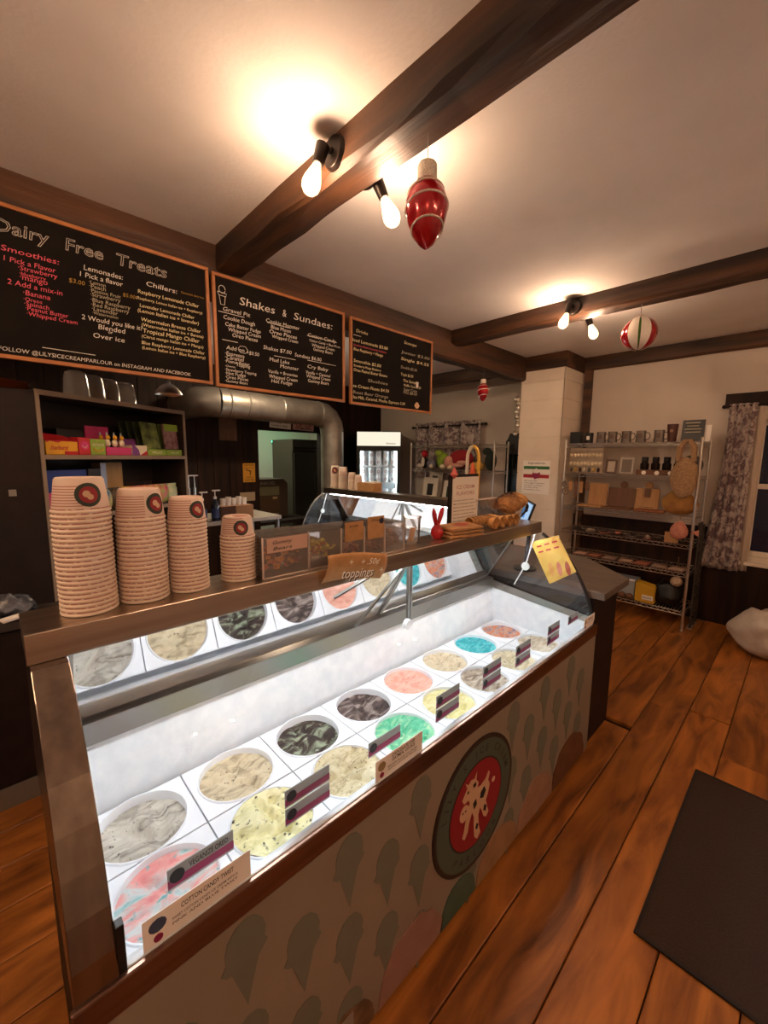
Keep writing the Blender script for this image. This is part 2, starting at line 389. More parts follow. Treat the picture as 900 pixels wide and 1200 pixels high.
t = thing('ball_ornament', 'red and white striped ball ornament hanging from the farther beam', 'ornament', (3.24, .9, 2.443), R(195.5-83))
MB().cyl((0,0,.11), (0,0,.19), .002, None, 6).build('cord', m_cord, t)
MB().lathe([(.012, .108), (.012, .122), (.006, .126)], n=12).build('cap', m_glit, t, True)
m_whf = mat('white_foil', '#e6ded2', .5, col2='#d5cabb', scale=200, bump=.3); m_gnf = mat('green_foil', '#3f6a1c', .3, .4)
for p in range(3):
    for mm, w0, w1, r in ((m_redg, 0, 45, .108), (m_whf, 45, 79, .109), (m_gnf, 79, 87, .106), (m_whf, 87, 120, .109)):
        a0, a1 = R(120*p+w0), R(120*p+w1)
        MB().grid(6, 14, lambda u, v: ((r*math.sin(PI*(.03+.94*v)))*math.cos(a0+(a1-a0)*u), (r*math.sin(PI*(.03+.94*v)))*math.sin(a0+(a1-a0)*u), r*math.cos(PI*(.03+.94*v)))).build('gore', mm, t, True)
# ================================================================== ICE CREAM DISPLAY CASES
GP = [(.02, .738), (.030, .79), (.050, .855), (.075, .915), (.106, .972), (.150, 1.038), (.206, 1.098), (.262, 1.142), (.322, 1.18)]   # curved glass (depth, height)
m_led = emis('case_light_tube', (.87, .94, 1.0), LED)
m_wrap = mat('printed_wrap', '#8d8172', .6, col2='#867a6c', scale=4)
m_bumper = mat('bronze_steel', '#86685a', .3, .9, col2='#6f5548', scale=30, stretch=(.05, 1, 1))
def display_case(label, loc, rz, L, first):
    t = thing('ice_cream_case', label, 'display case', loc, rz)
    e = .065
    # cabinet
    MB().box(.01, L-.01, .012, .74, .03, .50).box(.01, L-.01, .012, .028, .50, .68).box(.01, .06, .028, .74, .50, .68).box(L-.03, L-.01, .028, .74, .5, .68).box(.06, L-.03, .70, .74, .5, .80).build('body', m_dark, t)
    MB().box(.0, L, .006, .012, .02, .68).build('front_panel', m_wrap, t)
    MB().box(-.002, L+.002, .0, .014, .68, .742).build('bumper_rail', m_bumper, t, bevel=.004)
    MB().box(.04, L-.04, .03, .7, 0, .03).build('base', m_blackp, t)
    # liner: front slope, floor, back, ends
    q = MB()
    for a, b in (((.014, .738), (.108, .585)), ((.108, .585), (.112, .515)), ((.112, .515), (.60, .515)), ((.60, .515), (.602, .588)), ((.602, .588), (.632, .80))):
        q.add([(e, a[0], a[1]), (L-.03, a[0], a[1]), (L-.03, b[0], b[1]), (e, b[0], b[1])], [(0, 1, 2, 3)])
    for xx in (e+.001, L-.031):
        q.add([(xx, .03, .742), (xx, .108, .585), (xx, .112, .515), (xx, .60, .515), (xx, .632, .80), (xx, .632, .82), (xx, .03, .76)], [(0, 1, 2, 3, 4, 5, 6)])
    q.build('liner', m_white, t)
    MB().prism([(.014, .728), (.036, .72), (.036, .738), (.026, .742), (.014, .742)], e, L-.03, 'x').build('glass_channel', mat('white_rail', '#dfe3e6', .3), t, bevel=.002)
    # steel ledge behind the tubs
    MB().prism([(.612, .795), (.634, .795), (.66, .81), (.745, .81), (.745, .872), (.66, .872), (.652, .864), (.612, .862)], e, L-.03, 'x').build('ledge', m_steel2, t, bevel=.002)
    MB().prism([(.030, .742), (.036, .742), (.632, .80), (.632, .845), (.6, .845), (.03, .775)], L-.034, L-.028, 'x').build('end_ledge', m_steel2, t)
    # rear cabinet skirt and sloping rear doors
    MB().box(e, L-.02, .74, .75, .03, .87).build('rear_panel', m_steel2, t)
    mid = L*.56
    for a, b in ((e+.005, mid+.02), (mid-.02, L-.035)):
        o = .004 if a > 1 else 0
        d = MB().add([(a, .648+o, .865), (b, .648+o, .865), (b, .447+o, 1.188), (a, .447+o, 1.188)], [(0, 1, 2, 3)]).build('rear_door', m_mirrorglass, t)
        fr = MB()
        for x0, x1 in ((a, a+.018), (b-.018, b)):
            fr.add([(x0, .644+o, .865), (x1, .644+o, .865), (x1, .443+o, 1.188), (x0, .443+o, 1.188), (x0, .656+o, .869), (x1, .656+o, .869), (x1, .455+o, 1.19), (x0, .455+o, 1.19)], [(0,1,2,3), (7,6,5,4), (0,4,5,1), (3,2,6,7), (0,3,7,4), (1,5,6,2)])
        fr.build('door_stile', m_steel2, d)
    # top deck
    MB().prism([(.335, 1.182), (.338, 1.245), (.505, 1.245), (.505, 1.19), (.345, 1.19), (.345, 1.182)], 0, L, 'x').build('top_deck', m_steel, t, bevel=.002)
    MB().cyl((e+.02, .378, 1.176), (L-.05, .378, 1.176), .008, None, 10).build('light_tube', m_led, t)
    MB().box(e, L-.03, .64, .652, .786, .794).build('lower_light_tube', m_led, t) if False else None
    # left end upright follows the glass
    pr = GP + [(.335, 1.182), (.505, 1.182), (.70, .86), (.74, .74), (.03, .70), (.018, .742)]
    out = [(a-.012 if i < len(GP) else a, b) for i, (a, b) in enumerate(pr)]
    if first: MB().prism(out, .004, e, 'x').build('end_upright', mat('upright_steel', '#93857a', .27, 1, col2='#80736a', scale=40, stretch=(1, 1, .02)), t, bevel=.002)
    else:
        MB().prism(pr[:len(GP)] + [(.335, 1.182), (.49, 1.182), (.69, .86), (.69, .74)], .014, .02, 'x').build('end_glass', m_glass, t); MB().tube([(.014, a, b) for a, b in GP], .009, 8).build('end_frame', m_steel2, t)
        MB().tube([(.03, .36, 1.17), (.03, .30, .985), (.03, .24, .85)], .005, 6).cyl((.026, .30, .975), (.036, .30, .975), .026, None, 20).build('lift_arm', mat('white_knob', '#d7d7d4', .4), t, True)
    MB().box(e-.001, e+.012, .012, .03, .735, .83).build('glass_clip', m_blackp, t, bevel=.002)
    # right end: clear pane in a thin dark frame
    pr2 = GP + [(.335, 1.182), (.49, 1.182), (.69, .86), (.69, .74)]
    MB().prism(pr2, L-.02, L-.014, 'x').build('end_glass', m_glass, t)
    MB().tube([(L-.014, a, b) for a, b in GP], .009, 8).build('end_frame', m_dark, t)
    MB().tube([(L-.03, .36, 1.17), (L-.03, .405, .985), (L-.03, .47, .85)], .004, 6).cyl((L-.036, .405, .975), (L-.026, .405, .975), .024, None, 20).build('lift_arm', mat('white_knob', '#d7d7d4', .4), t, True)
    # curved front glass
    sm = []
    for i in range(len(GP)-1):
        for k in range(3): s = k/3; sm.append((GP[i][0]*(1-s)+GP[i+1][0]*s, GP[i][1]*(1-s)+GP[i+1][1]*s))
    sm.append(GP[-1])
    for _ in range(3): sm = [sm[0]] + [((sm[i-1][0]+2*sm[i][0]+sm[i+1][0])/4, (sm[i-1][1]+2*sm[i][1]+sm[i+1][1])/4) for i in range(1, len(sm)-1)] + [sm[-1]]
    n = len(sm); q = MB().add([(x, a, b) for a, b in sm for x in (e+.004, L-.018)], [(2*i, 2*i+1, 2*i+3, 2*i+2) for i in range(n-1)])
    q.build('front_glass', m_glass, t, True)
    # middle glass support: post, strut and knob
    px = L*.555
    MB().box(px-.006, px+.006, .445, .457, .87, 1.185).box(px+.012, px+.020, .445, .457, .87, 1.185).build('support_post', m_steel2, t)
    MB().tube([(px-.01, .44, 1.17), (px-.24, .52, .915)], .008, 6).build('support_strut', m_steel2, t)
    MB().cyl((px-.016, .425, .89), (px-.016, .445, .89), .022, None, 18).build('support_knob', m_plate, t, True)
    return t
LC = 2.23
case1 = display_case('large lit ice cream case with cone print front panel in the foreground', (.02, .70, 0), 0, LC, True)
case2 = display_case('second lit ice cream case standing crosswise behind the first', (2.46, 3.93, 0), -PI/2, 2.1, False)

# printed cones, scoops and emblem on the front panel (flat print, on the case panel)
panel = [c for c in case1.children if c.name.startswith('front_panel')][0]
m_cone = mat('cone_print', '#6f7165', .65, col2='#6a6c60', scale=5)
cone_poly = [(0, -.5), (.05, -.32), (.13, -.06), (.2, .0), (.235, .05), (.2, .1), (.215, .2), (.18, .31), (.1, .4), (0, .43), (-.1, .4), (-.18, .31), (-.21, .2), (-.2, .1), (-.25, .03), (-.2, -.03), (-.15, -.04), (-.09, -.22)]
cm = MB().prism([(a*.21, b*.225) for a, b in cone_poly], 0, .001, 'y').mesh('cone_print')
cm.materials.append(m_cone); rr = random.Random(11)
row = 0
def covered(x, z): return (x-1.125)**2 + (z-.385)**2 < .235**2
for j in range(16):
    for i, z in enumerate((.57, .335, .105) if j % 2 else (.455, .22)):
        x = .14 + j*.137
        if covered(x, z) or x > LC-.08: continue
        o = link('cone_print', cm, None, panel, loc=(x, .0045, z))
# scoops along the foot
def blob(n, r, seed, sq=.75):
    q = random.Random(seed); return [(r*(1+q.uniform(-.06, .06))*math.cos(2*PI*i/n), sq*r*(1+q.uniform(-.06, .06))*math.sin(2*PI*i/n)) for i in range(n)]
def scoop_print(x, z, w, h, col, col2, seed):
    q = random.Random(seed); P = [(x-w/2, .022)]
    for i in range(15):
        a = PI - PI*i/14; P.append((x+w/2*math.cos(a)*(1+q.uniform(-.05, .05)), max(.022, z*0+.022+h*math.sin(a)*(1+q.uniform(-.06, .06)))))
    P.append((x+w/2, .022))
    MB().prism(P, .0028, .006, 'y').build('scoop_print', mat('scoop_%s' % seed, col, .6, col2=col2, scale=14), panel)
for i, (x, w, h, c, c2) in enumerate(((.53, .22, .12, '#8a6a4e', '#59402c'), (.8, .3, .17, '#8f6a5c', '#9a7568'), (1.04, .2, .13, '#3f5648', '#4a6353'), (1.3, .3, .15, '#8d6b4d', '#9c7a59'), (1.62, .34, .18, '#94705a', '#a5806a'), (1.98, .4, .2, '#5a3522', '#6b432c'))):
    scoop_print(x, .0, w, h, c, c2, 50+i)
MB().box(.33, .56, .001, .0059, .02, .13).build('vent_panel', mat('vent_paint', '#8f8478', .5), panel)
# round emblem
ec = (1.125, .39)
def disc(name, r, y, m, n=48, c=ec): return MB().prism([(c[0]+r*math.cos(2*PI*i/n), c[1]+r*math.sin(2*PI*i/n)) for i in range(n)], y, .004, 'y').build(name, m, em)
em = MB().prism([(ec[0]+.243*math.cos(2*PI*i/48), ec[1]+.243*math.sin(2*PI*i/48)) for i in range(48)], .001, .006, 'y').build('emblem', mat('emblem_edge', '#2b1a14', .6), panel)
disc('emblem_ring', .228, .0003, mat('emblem_ring', '#48584d', .6))
disc('emblem_line', .163, -.0002, mat('emblem_edge2', '#1e1512', .6)); disc('emblem_disc', .157, -.0007, mat('emblem_red', '#8e1423', .6))
m_cream = mat('emblem_cream', '#cfae8e', .6)
def figure(name, poly, y, m, k=.157): MB().prism([(ec[0]+a*k, ec[1]+b*k) for a, b in poly], y, -.0004, 'y').build(name, m, em)
body = [(-.42,.62),(-.5,.78),(-.38,.68),(-.28,.74),(-.16,.7),(-.06,.82),(-.08,.64),(.02,.52),(-.02,.4),(.12,.38),(.3,.44),(.42,.58),(.48,.5),(.42,.34),(.5,.2),(.44,.0),(.36,-.14),(.42,-.32),(.5,-.52),(.4,-.6),(.28,-.5),(.2,-.3),(.12,-.18),(.06,-.34),(.1,-.62),(.18,-.84),(.06,-.94),(-.06,-.82),(-.1,-.56),(-.12,-.26),(-.2,-.1),(-.3,-.3),(-.34,-.5),(-.46,-.62),(-.54,-.52),(-.48,-.36),(-.44,-.16),(-.38,.06),(-.3,.2),(-.36,.3),(-.52,.3),(-.6,.42),(-.5,.54)]
figure('emblem_cow', body, -.0012, m_cream)
for p in ([(.12,.2),(.26,.28),(.34,.14),(.24,.0),(.1,.06)], [(-.18,.1),(-.06,.16),(-.02,.0),(-.12,-.08)], [(.3,-.2),(.4,-.3),(.36,-.42),(.26,-.34)], [(-.2,.58),(-.1,.6),(-.08,.5),(-.18,.48)], [(-.42,.52),(-.36,.54),(-.35,.48),(-.41,.46)], [(.0,-.5),(.08,-.56),(.04,-.68),(-.04,-.62)]):
    figure('emblem_patch', p, -.0017, m_ink)
figure('emblem_scoop', [(-.5+.17*math.cos(t*.35), .06+.19*math.sin(t*.35)) for t in range(18)], -.0015, m_cream)
for s in ((-.56, .1), (-.46, .1)): figure('emblem_patch', [(s[0]+.025*math.cos(t), s[1]+.03*math.sin(t)) for t in range(6)], -.0019, m_ink)
figure('emblem_dot', [(.66+.07*math.cos(t*.5), .22+.07*math.sin(t*.5)) for t in range(12)], -.0012, m_cream)
m_rtxt = mat('emblem_text', '#20231f', .6)
def arc_text(s, r, a0, a1, h, flip=False):
    for i, ch in enumerate(s):
        if ch == ' ': continue
        a = a0+(a1-a0)*(i+.5)/len(s)
        text(ch, m_rtxt, em, (ec[0]+r*math.cos(a), -.0006, ec[1]+r*math.sin(a)), h=h, rot=(PI/2, -(a-PI/2) if not flip else -(a+PI/2), 0), align='c', name='emblem_letter')
arc_text("LILY'S ICE CREAM", .185, R(170), R(10), .026); arc_text('PARLOUR', .208, R(225), R(315), .026, True)

# ------------------------------------------------------------------ tubs of ice cream
PX, PY, RH = .2665, .23, .111
x00, ys = .218, {0: 1.165, 1: .935}
def tub_plate():
    mb = MB(); n = 40; hx, hy = PX/2-.0022, PY/2-.0022; sq = []; ci = []
    for i in range(n):
        t = 2*PI*i/n
        for q_ in range(4):
            ca_ = [math.atan2(hy, hx), PI-math.atan2(hy, hx), PI+math.atan2(hy, hx), 2*PI-math.atan2(hy, hx)][q_]
            if abs(t-ca_) < PI/n: t = ca_
        c, s = math.cos(t), math.sin(t); k = min(hx/abs(c) if abs(c) > 1e-6 else 9, hy/abs(s) if abs(s) > 1e-6 else 9)
        sq.append((k*c, k*s)); ci.append((RH*c, RH*s))
    prof = [[(a, b, -.012) for a, b in sq], [(a, b, 0) for a, b in sq], [(a*1.05, b*1.05, 0) for a, b in ci], [(a*1.03, b*1.03, .004) for a, b in ci], [(a, b, .004) for a, b in ci], [(a*.985, b*.985, -.004) for a, b in ci], [(a*.97, b*.97, -.07) for a, b in ci]]
    mb.add([p for r in prof for p in r], [(j*n+i, j*n+(i+1) % n, (j+1)*n+(i+1) % n, (j+1)*n+i) for j in range(len(prof)-1) for i in range(n)])
    me = mb.mesh('tub_rim'); me.materials.append(m_plate)
    for p in me.polygons: p.use_smooth = True
    me.set_sharp_from_angle(angle=R(35)); return me
rim_me = tub_plate()
def cream_mat(name, cols, scale=18, dist=1.5, spots=None, sscale=40, sthr=.68):
    m = bpy.data.materials.new(name); m.use_nodes = True; nt = m.node_tree; N = nt.nodes; Lk = nt.links; p = N['Principled BSDF']
    p.inputs['Roughness'].default_value = .55; p.inputs['Specular IOR Level'].default_value = .3
    tc = N.new('ShaderNodeTexCoord'); mp = N.new('ShaderNodeMapping'); mp.inputs['Rotation'].default_value = (0, 0, .6); mp.inputs['Scale'].default_value = (1, 2.2, 1); Lk.new(tc.outputs['Object'], mp.inputs[0])
    nz = N.new('ShaderNodeTexNoise'); nz.inputs['Scale'].default_value = scale; nz.inputs['Distortion'].default_value = dist; nz.inputs['Detail'].default_value = 4; Lk.new(mp.outputs[0], nz.inputs[0])
    rp = N.new('ShaderNodeValToRGB'); cr = rp.color_ramp
    while len(cr.elements) < len(cols): cr.elements.new(.5)
    for i, c in enumerate(cols): cr.elements[i].position = .32+.36*i/max(1, len(cols)-1); cr.elements[i].color = lin(c)
    Lk.new(nz.outputs['Fac'], rp.inputs[0]); out = rp.outputs[0]
    if spots:
        n2 = N.new('ShaderNodeTexNoise'); n2.inputs['Scale'].default_value = sscale*1.5; n2.inputs['Detail'].default_value = 2; Lk.new(tc.outputs['Object'], n2.inputs[0])
        r2 = N.new('ShaderNodeValToRGB'); r2.color_ramp.elements[0].position = sthr-.01; r2.color_ramp.elements[1].position = sthr+.09; Lk.new(n2.outputs['Fac'], r2.inputs[0])
        mx = N.new('ShaderNodeMix'); mx.data_type = 'RGBA'; Lk.new(r2.outputs[0], mx.inputs[0]); Lk.new(out, mx.inputs[6]); mx.inputs[7].default_value = lin(spots); out = mx.outputs[2]
    Lk.new(out, p.inputs['Base Color'])
    b = N.new('ShaderNodeBump'); b.inputs['Strength'].default_value = .9; b.inputs['Distance'].default_value = .012; Lk.new(nz.outputs['Fac'], b.inputs['Height']); Lk.new(b.outputs[0], p.inputs['Normal'])
    return m
def cream_mesh(seed, depth, rough):
    q = random.Random(seed); nr, na = 16, 40; mb = MB(); V = []
    sc = [(q.uniform(-.07, .07), q.uniform(-.07, .07), q.uniform(0, PI), q.uniform(.012, .022)) for _ in range(4)]
    off = Vector((seed*3.1, seed*1.7, 0))
    for j in range(nr+1):
        r = RH*.985*j/nr
        for i in range(na):
            t = 2*PI*i/na; x, y = r*math.cos(t), r*math.sin(t)
            h = noise.fractal(Vector((x*16, y*16, 0))+off, .8, 2.2, 4)*rough
            h += noise.noise(Vector((x*90, y*90, 3))+off)*rough*.25
            for sx, sy, sa, sw in sc:
                d = abs(-(x-sx)*math.sin(sa)+(y-sy)*math.cos(sa)); h -= .010*max(0, 1-(d/sw)**2)*rough/.008
            edge = (j/nr)**6
            V.append((x, y, -depth + h*(1-edge*.8)))
    F = [(j*na+i, j*na+(i+1) % na, (j+1)*na+(i+1) % na, (j+1)*na+i) for j in range(nr) for i in range(na)]
    return mb.add(V, F)
FL = [ # row, column, label, colours, spots, depth, roughness
 (0, 0, 'tub of grey white ice cream with dark cookie crumbs, nearest in the rear row', ['#8f867a', '#c4bdaf', '#d5cfc2'], '#4a3c31', .022, .009),
 (0, 1, 'tub of tan ice cream with brown chips, second in the rear row', ['#a08f74', '#cdbd9c', '#d8caab'], '#5a4836', .015, .008),
 (0, 2, 'tub of dark chocolate ice cream with pale green streaks', ['#2b2221', '#43362f', '#9aa58c'], '#b9c2a9', .02, .010),
 (0, 3, 'tub of dark fudge ice cream with creamy mauve swirls', ['#2a2021', '#5b4b47', '#a79a92'], None, .02, .010),
 (0, 4, 'tub of salmon pink ice cream', ['#d99a87', '#e7ad9a', '#eebcab'], '#c46b62', .01, .006),
 (0, 5, 'tub of beige caramel swirl ice cream between the pink and turquoise tubs', ['#b3a184', '#d3c3a3', '#decfb2'], '#8f744f', .012, .008),
 (0, 6, 'tub of turquoise blue ice cream', ['#1d93a0', '#3bb3ba', '#7ccfd0'], '#d9dcd6', .01, .006),
 (0, 7, 'tub of purple and orange marbled ice cream, farthest in the rear row', ['#6b5a86', '#c9a893', '#d9703f', '#cbb7a8'], '#5d4d80', .015, .007),
 (1, 0, 'tub of pink and blue cotton candy ice cream, nearest in the front row', ['#e07f7f', '#e8a59f', '#cfd4d2', '#79b9bb'], '#67b0b4', .012, .008),
 (1, 1, 'tub of pale yellow ice cream with dark chunks', ['#d9cf94', '#e6deaa', '#efe9c2'], '#3c3330', -.004, .012),
 (1, 2, 'tub of oatmeal coloured cookie ice cream in the front row', ['#b8a67f', '#d5c69f', '#e2d6b5'], '#8e7450', .0, .010),
 (1, 3, 'tub of mint green ice cream', ['#48b487', '#6fcaa0', '#b6dfae'], '#dfe6bd', .006, .008),
 (1, 4, 'tub of pale lemon yellow ice cream in the front row', ['#cfc37f', '#dfd59a', '#e8e1b4'], '#a89a6a', .008, .007),
 (1, 5, 'tub of vanilla ice cream with brown fudge swirls', ['#6d5a4c', '#b7a793', '#d3c8b8'], None, .01, .008),
 (1, 6, 'tub of sandy vanilla ice cream, second from the far end of the front row', ['#bcae8c', '#d9ccab', '#e3d9bd'], '#77664f', .008, .008),
 (1, 7, 'tub of off white ice cream with tan streaks, farthest in the front row', ['#b5a184', '#d6c8b0', '#e5dcca'], None, .008, .007)]
for i, (rw, c, lab, cols, sp, dep, ro) in enumerate(FL):
    t = thing('ice_cream_tub', lab, 'ice cream tub', (x00+PX*c, ys[rw], .602), 0, 'ice cream tubs in the lit case')
    link('tub_rim', rim_me, None, t)
    cream_mesh(i+1, dep, ro).build('ice_cream', cream_mat('cream_%d' % i, cols, [12, 15, 7, 6, 18, 13, 12, 6, 5.5, 16, 18, 12, 14, 8, 14, 11][i], [1.2, 1, 3, 3.5, .8, 2, 2, 3, 2, 1, 1, 1.5, 1, 3, 1.5, 2][i], sp, [50, 45, 30, 40, 50, 40, 40, 30, 25, 34, 60, 30, 40, 40, 60, 40][i], [.64, .66, .66, .7, .7, .66, .68, .62, .62, .62, .62, .64, .68, .7, .66, .7][i]), t, True)
# ------------------------------------------------------------------ flavour cards behind the glass
m_cgrey = mat('card_grey', '#9b9a95', .5); m_cmar = mat('card_maroon', '#8f1f4c', .5); m_cblk = mat('card_black', '#171314', .5)
def dark_card(x0, x1, z0, z1, label, s=None):
    t = thing('flavour_card', label, 'label card', (x0, .768, z0), 0, 'dark flavour cards along the case front')
    w, h = x1-x0, z1-z0
    MB().box(0, w, 0, .002, 0, h).build('card', m_cgrey, t)
    MB().box(0, w, -.0012, 0, .12*h, .48*h).build('stripe', m_cmar, t)
    MB().lathe([(.0005, 0), (h*.3, 0), (h*.3, .001)], (h*.36, -.0014, h*.58), 16, Matrix.Rotation(PI/2, 3, 'X')).build('badge', m_cblk, t)
    if s: text(s, m_ink, t, (h*.85, -.0012, h*.6), w=w-h*1.1, h=h*.26)
def white_card(x0, x1, z0, z1, label, title, lines, pic):
    t = thing('flavour_card', label, 'label card', (x0, .7155, z0), 0, 'white flavour cards on the case front')
    w, h = x1-x0, z1-z0
    MB().box(0, w, 0, .0015, 0, h).build('card', mat('card_white', '#f4efea', .6), t)
    n = len(title)
    for i, s in enumerate(title): text(s, m_ink, t, (w*.32, -.0008, h*(.74-.2*i) if n > 1 else h*.66), w=w*.5, h=h*.17)
    for i, s in enumerate(lines): text(s, mat('grey_ink', '#5b504a', .7), t, (w*.24, -.0008, h*(.44-.16*i) if n == 1 else h*(.34-.14*i)), w=w*.62, h=h*.09)
    MB().prism([(w*.12+w*.075*math.cos(k*.5236), h*.62+h*.22*math.sin(k*.5236)) for k in range(12)], -.0008, 0, 'y').build('picture', pic, t)
    MB().prism([(w*.12+h*.13*math.cos(k*.5236), h*.2+h*.13*math.sin(k*.5236)) for k in range(12)], -.0008, 0, 'y').build('badge', m_cmar, t)
white_card(.122, .318, .743, .803, 'white cotton candy twist card stuck low on the glass', ['COTTON CANDY TWIST'], ['SWEET COTTON CANDY ICE CREAM WITH A', 'PINK AND BLUE TWIST'], mat('pic_blue', '#3a4a6a', .6))
white_card(.668, .855, .743, .803, 'white oatmeal cookie card stuck low on the glass', ['CHOCOLATE CHIP', 'OATMEAL COOKIE'], ['BROWN SUGAR ICE CREAM', 'WITH COOKIE PIECES'], mat('pic_cookie', '#9a8560', .6))
white_card(2.10, 2.24, .743, .8, 'white card at the far end of the case glass', ['VANILLA'], ['CREAMY ICE CREAM'], mat('pic_tan', '#a58c6c', .6))
dark_card(.178, .306, .772, .818, 'dark card above the white cotton candy card', 'VEGANIZE OREO')
for nm, x0, x1, s in (('beside the yellow chunk tub', .43, .556, 2), ('over the mint green tub edge', .69, .815, 1), ('in front of the lemon yellow tub', .985, 1.11, 2), ('in front of the fudge swirl tub', 1.26, 1.385, 2), ('in front of the sandy vanilla tub', 1.505, 1.63, 2), ('in front of the farthest front tub', 1.8, 1.925, 2), ('near the far corner of the case', 2.03, 2.15, 1)):
    zb = .772 if s == 1 else .738
    for k in range(s):
        dark_card(x0, x1, zb+.048*k, zb+.048*k+.044, ('upper' if k else 'lower') + ' dark flavour card ' + nm if s == 2 else 'single dark flavour card ' + nm)
# poster on the end glass
t = thing('topping_poster', 'yellow popsicle poster taped to the end glass of the case', 'poster', (2.227, .82, .9), 0)
MB().add([(0, .0, .10), (0, .14, .0), (0, .265, .22), (0, .11, .285)], [(0, 1, 2, 3)]).build('sheet', mat('poster_yellow', '#d3a94f', .6, col2='#c89c45', scale=12), t, solid=.001)
for k, cc in enumerate(('#a0442a', '#c0705c', '#c98a4a')):
    cy, cz = .045+.045*k, .10-.012*k+.01
    MB().prism([(cy+.014*math.cos(a*.5236)-.3*.035*math.sin(a*.5236)*-1, cz+.038*math.sin(a*.5236)) for a in range(12)], -.0022, -.001, 'x').build('popsicle_picture', mat('pop%d' % k, cc, .6), t)
for k in range(2):
    for q in range(3): MB().obox((-.0016, .115+.043*q+.012*k, .215-.02*q+.03*k+.0), (.001, .03, .009), 0, -R(23)).build('caption_block', m_red, t)
# ================================================================== ON THE CASE DECK
ZD = 1.2455
def stripes(name, base, line, n, lo, hi, axis=2):
    """cup paper with rows of fine print between two heights"""
    m = bpy.data.materials.new(name); m.use_nodes = True; nt = m.node_tree; N = nt.nodes; L = nt.links; p = N['Principled BSDF']; p.inputs['Roughness'].default_value = .6
    tc = N.new('ShaderNodeTexCoord'); sp = N.new('ShaderNodeSeparateXYZ'); L.new(tc.outputs['Object'], sp.inputs[0])
    a = N.new('ShaderNodeMath'); a.operation = 'MULTIPLY'; a.inputs[1].default_value = n; L.new(sp.outputs[2], a.inputs[0])
    fr = N.new('ShaderNodeMath'); fr.operation = 'FRACT'; L.new(a.outputs[0], fr.inputs[0])
    g = N.new('ShaderNodeMath'); g.operation = 'GREATER_THAN'; g.inputs[1].default_value = .62; L.new(fr.outputs[0], g.inputs[0])
    an = N.new('ShaderNodeMath'); an.operation = 'ARCTAN2'; L.new(sp.outputs[1], an.inputs[0]); L.new(sp.outputs[0], an.inputs[1])
    sn = N.new('ShaderNodeMath'); sn.operation = 'SINE'; s3 = N.new('ShaderNodeMath'); s3.operation = 'MULTIPLY'; s3.inputs[1].default_value = 2; L.new(an.outputs[0], s3.inputs[0]); L.new(s3.outputs[0], sn.inputs[0])
    g2 = N.new('ShaderNodeMath'); g2.operation = 'GREATER_THAN'; g2.inputs[1].default_value = .05; L.new(sn.outputs[0], g2.inputs[0])
    lo_ = N.new('ShaderNodeMath'); lo_.operation = 'GREATER_THAN'; lo_.inputs[1].default_value = lo; L.new(sp.outputs[2], lo_.inputs[0])
    hi_ = N.new('ShaderNodeMath'); hi_.operation = 'LESS_THAN'; hi_.inputs[1].default_value = hi; L.new(sp.outputs[2], hi_.inputs[0])
    out = g.outputs[0]
    for x in (g2, lo_, hi_):
        mu = N.new('ShaderNodeMath'); mu.operation = 'MULTIPLY'; L.new(out, mu.inputs[0]); L.new(x.outputs[0], mu.inputs[1]); out = mu.outputs[0]
    a_ = N.new('ShaderNodeMath'); a_.operation = 'GREATER_THAN'; a_.inputs[1].default_value = .0078; L.new(sp.outputs[2], a_.inputs[0])
    b_ = N.new('ShaderNodeMath'); b_.operation = 'LESS_THAN'; b_.inputs[1].default_value = .0103; L.new(sp.outputs[2], b_.inputs[0])
    nz = N.new('ShaderNodeTexNoise'); nz.inputs['Scale'].default_value = 160; L.new(tc.outputs['Object'], nz.inputs[0])
    c_ = N.new('ShaderNodeMath'); c_.operation = 'GREATER_THAN'; c_.inputs[1].default_value = .44; L.new(nz.outputs['Fac'], c_.inputs[0])
    d_ = N.new('ShaderNodeMath'); d_.operation = 'MULTIPLY'; L.new(a_.outputs[0], d_.inputs[0]); L.new(b_.outputs[0], d_.inputs[1])
    e_ = N.new('ShaderNodeMath'); e_.operation = 'MULTIPLY'; L.new(d_.outputs[0], e_.inputs[0]); L.new(c_.outputs[0], e_.inputs[1])
    f_ = N.new('ShaderNodeMath'); f_.operation = 'MAXIMUM'; L.new(out, f_.inputs[0]); L.new(e_.outputs[0], f_.inputs[1]); out = f_.outputs[0]
    mx = N.new('ShaderNodeMix'); mx.data_type = 'RGBA'; mx.inputs[6].default_value = lin(base); mx.inputs[7].default_value = lin(line); L.new(out, mx.inputs[0]); L.new(mx.outputs[2], p.inputs['Base Color'])
    return m
m_cup = stripes('cup_paper', '#dfcabb', '#b07a6e', 170, .012, .06)
m_cupr = mat('cup_rim', '#ead9c6', .55)
def cup_meshes(r0, r1, h):
    b = MB().lathe([(r0+(r1-r0)*.003/h, .003), (r0+(r1-r0)*(h-.004)/h, h-.004), (r1-.003, h), (r1-.006, h-.005), (.001, h-.005)], n=28).mesh('cup_wall'); b.materials.append(m_cup)
    k = .0036
    q = MB().lathe([(r0-.002+k*math.cos(a), .0036+k*math.sin(a)) for a in [i*PI/4 for i in range(9)]], n=28).mesh('cup_rim'); q.materials.append(m_cupr)
    for me in (b, q):
        for p in me.polygons: p.use_smooth = True
        me.set_sharp_from_angle(angle=R(40))
    return b, q
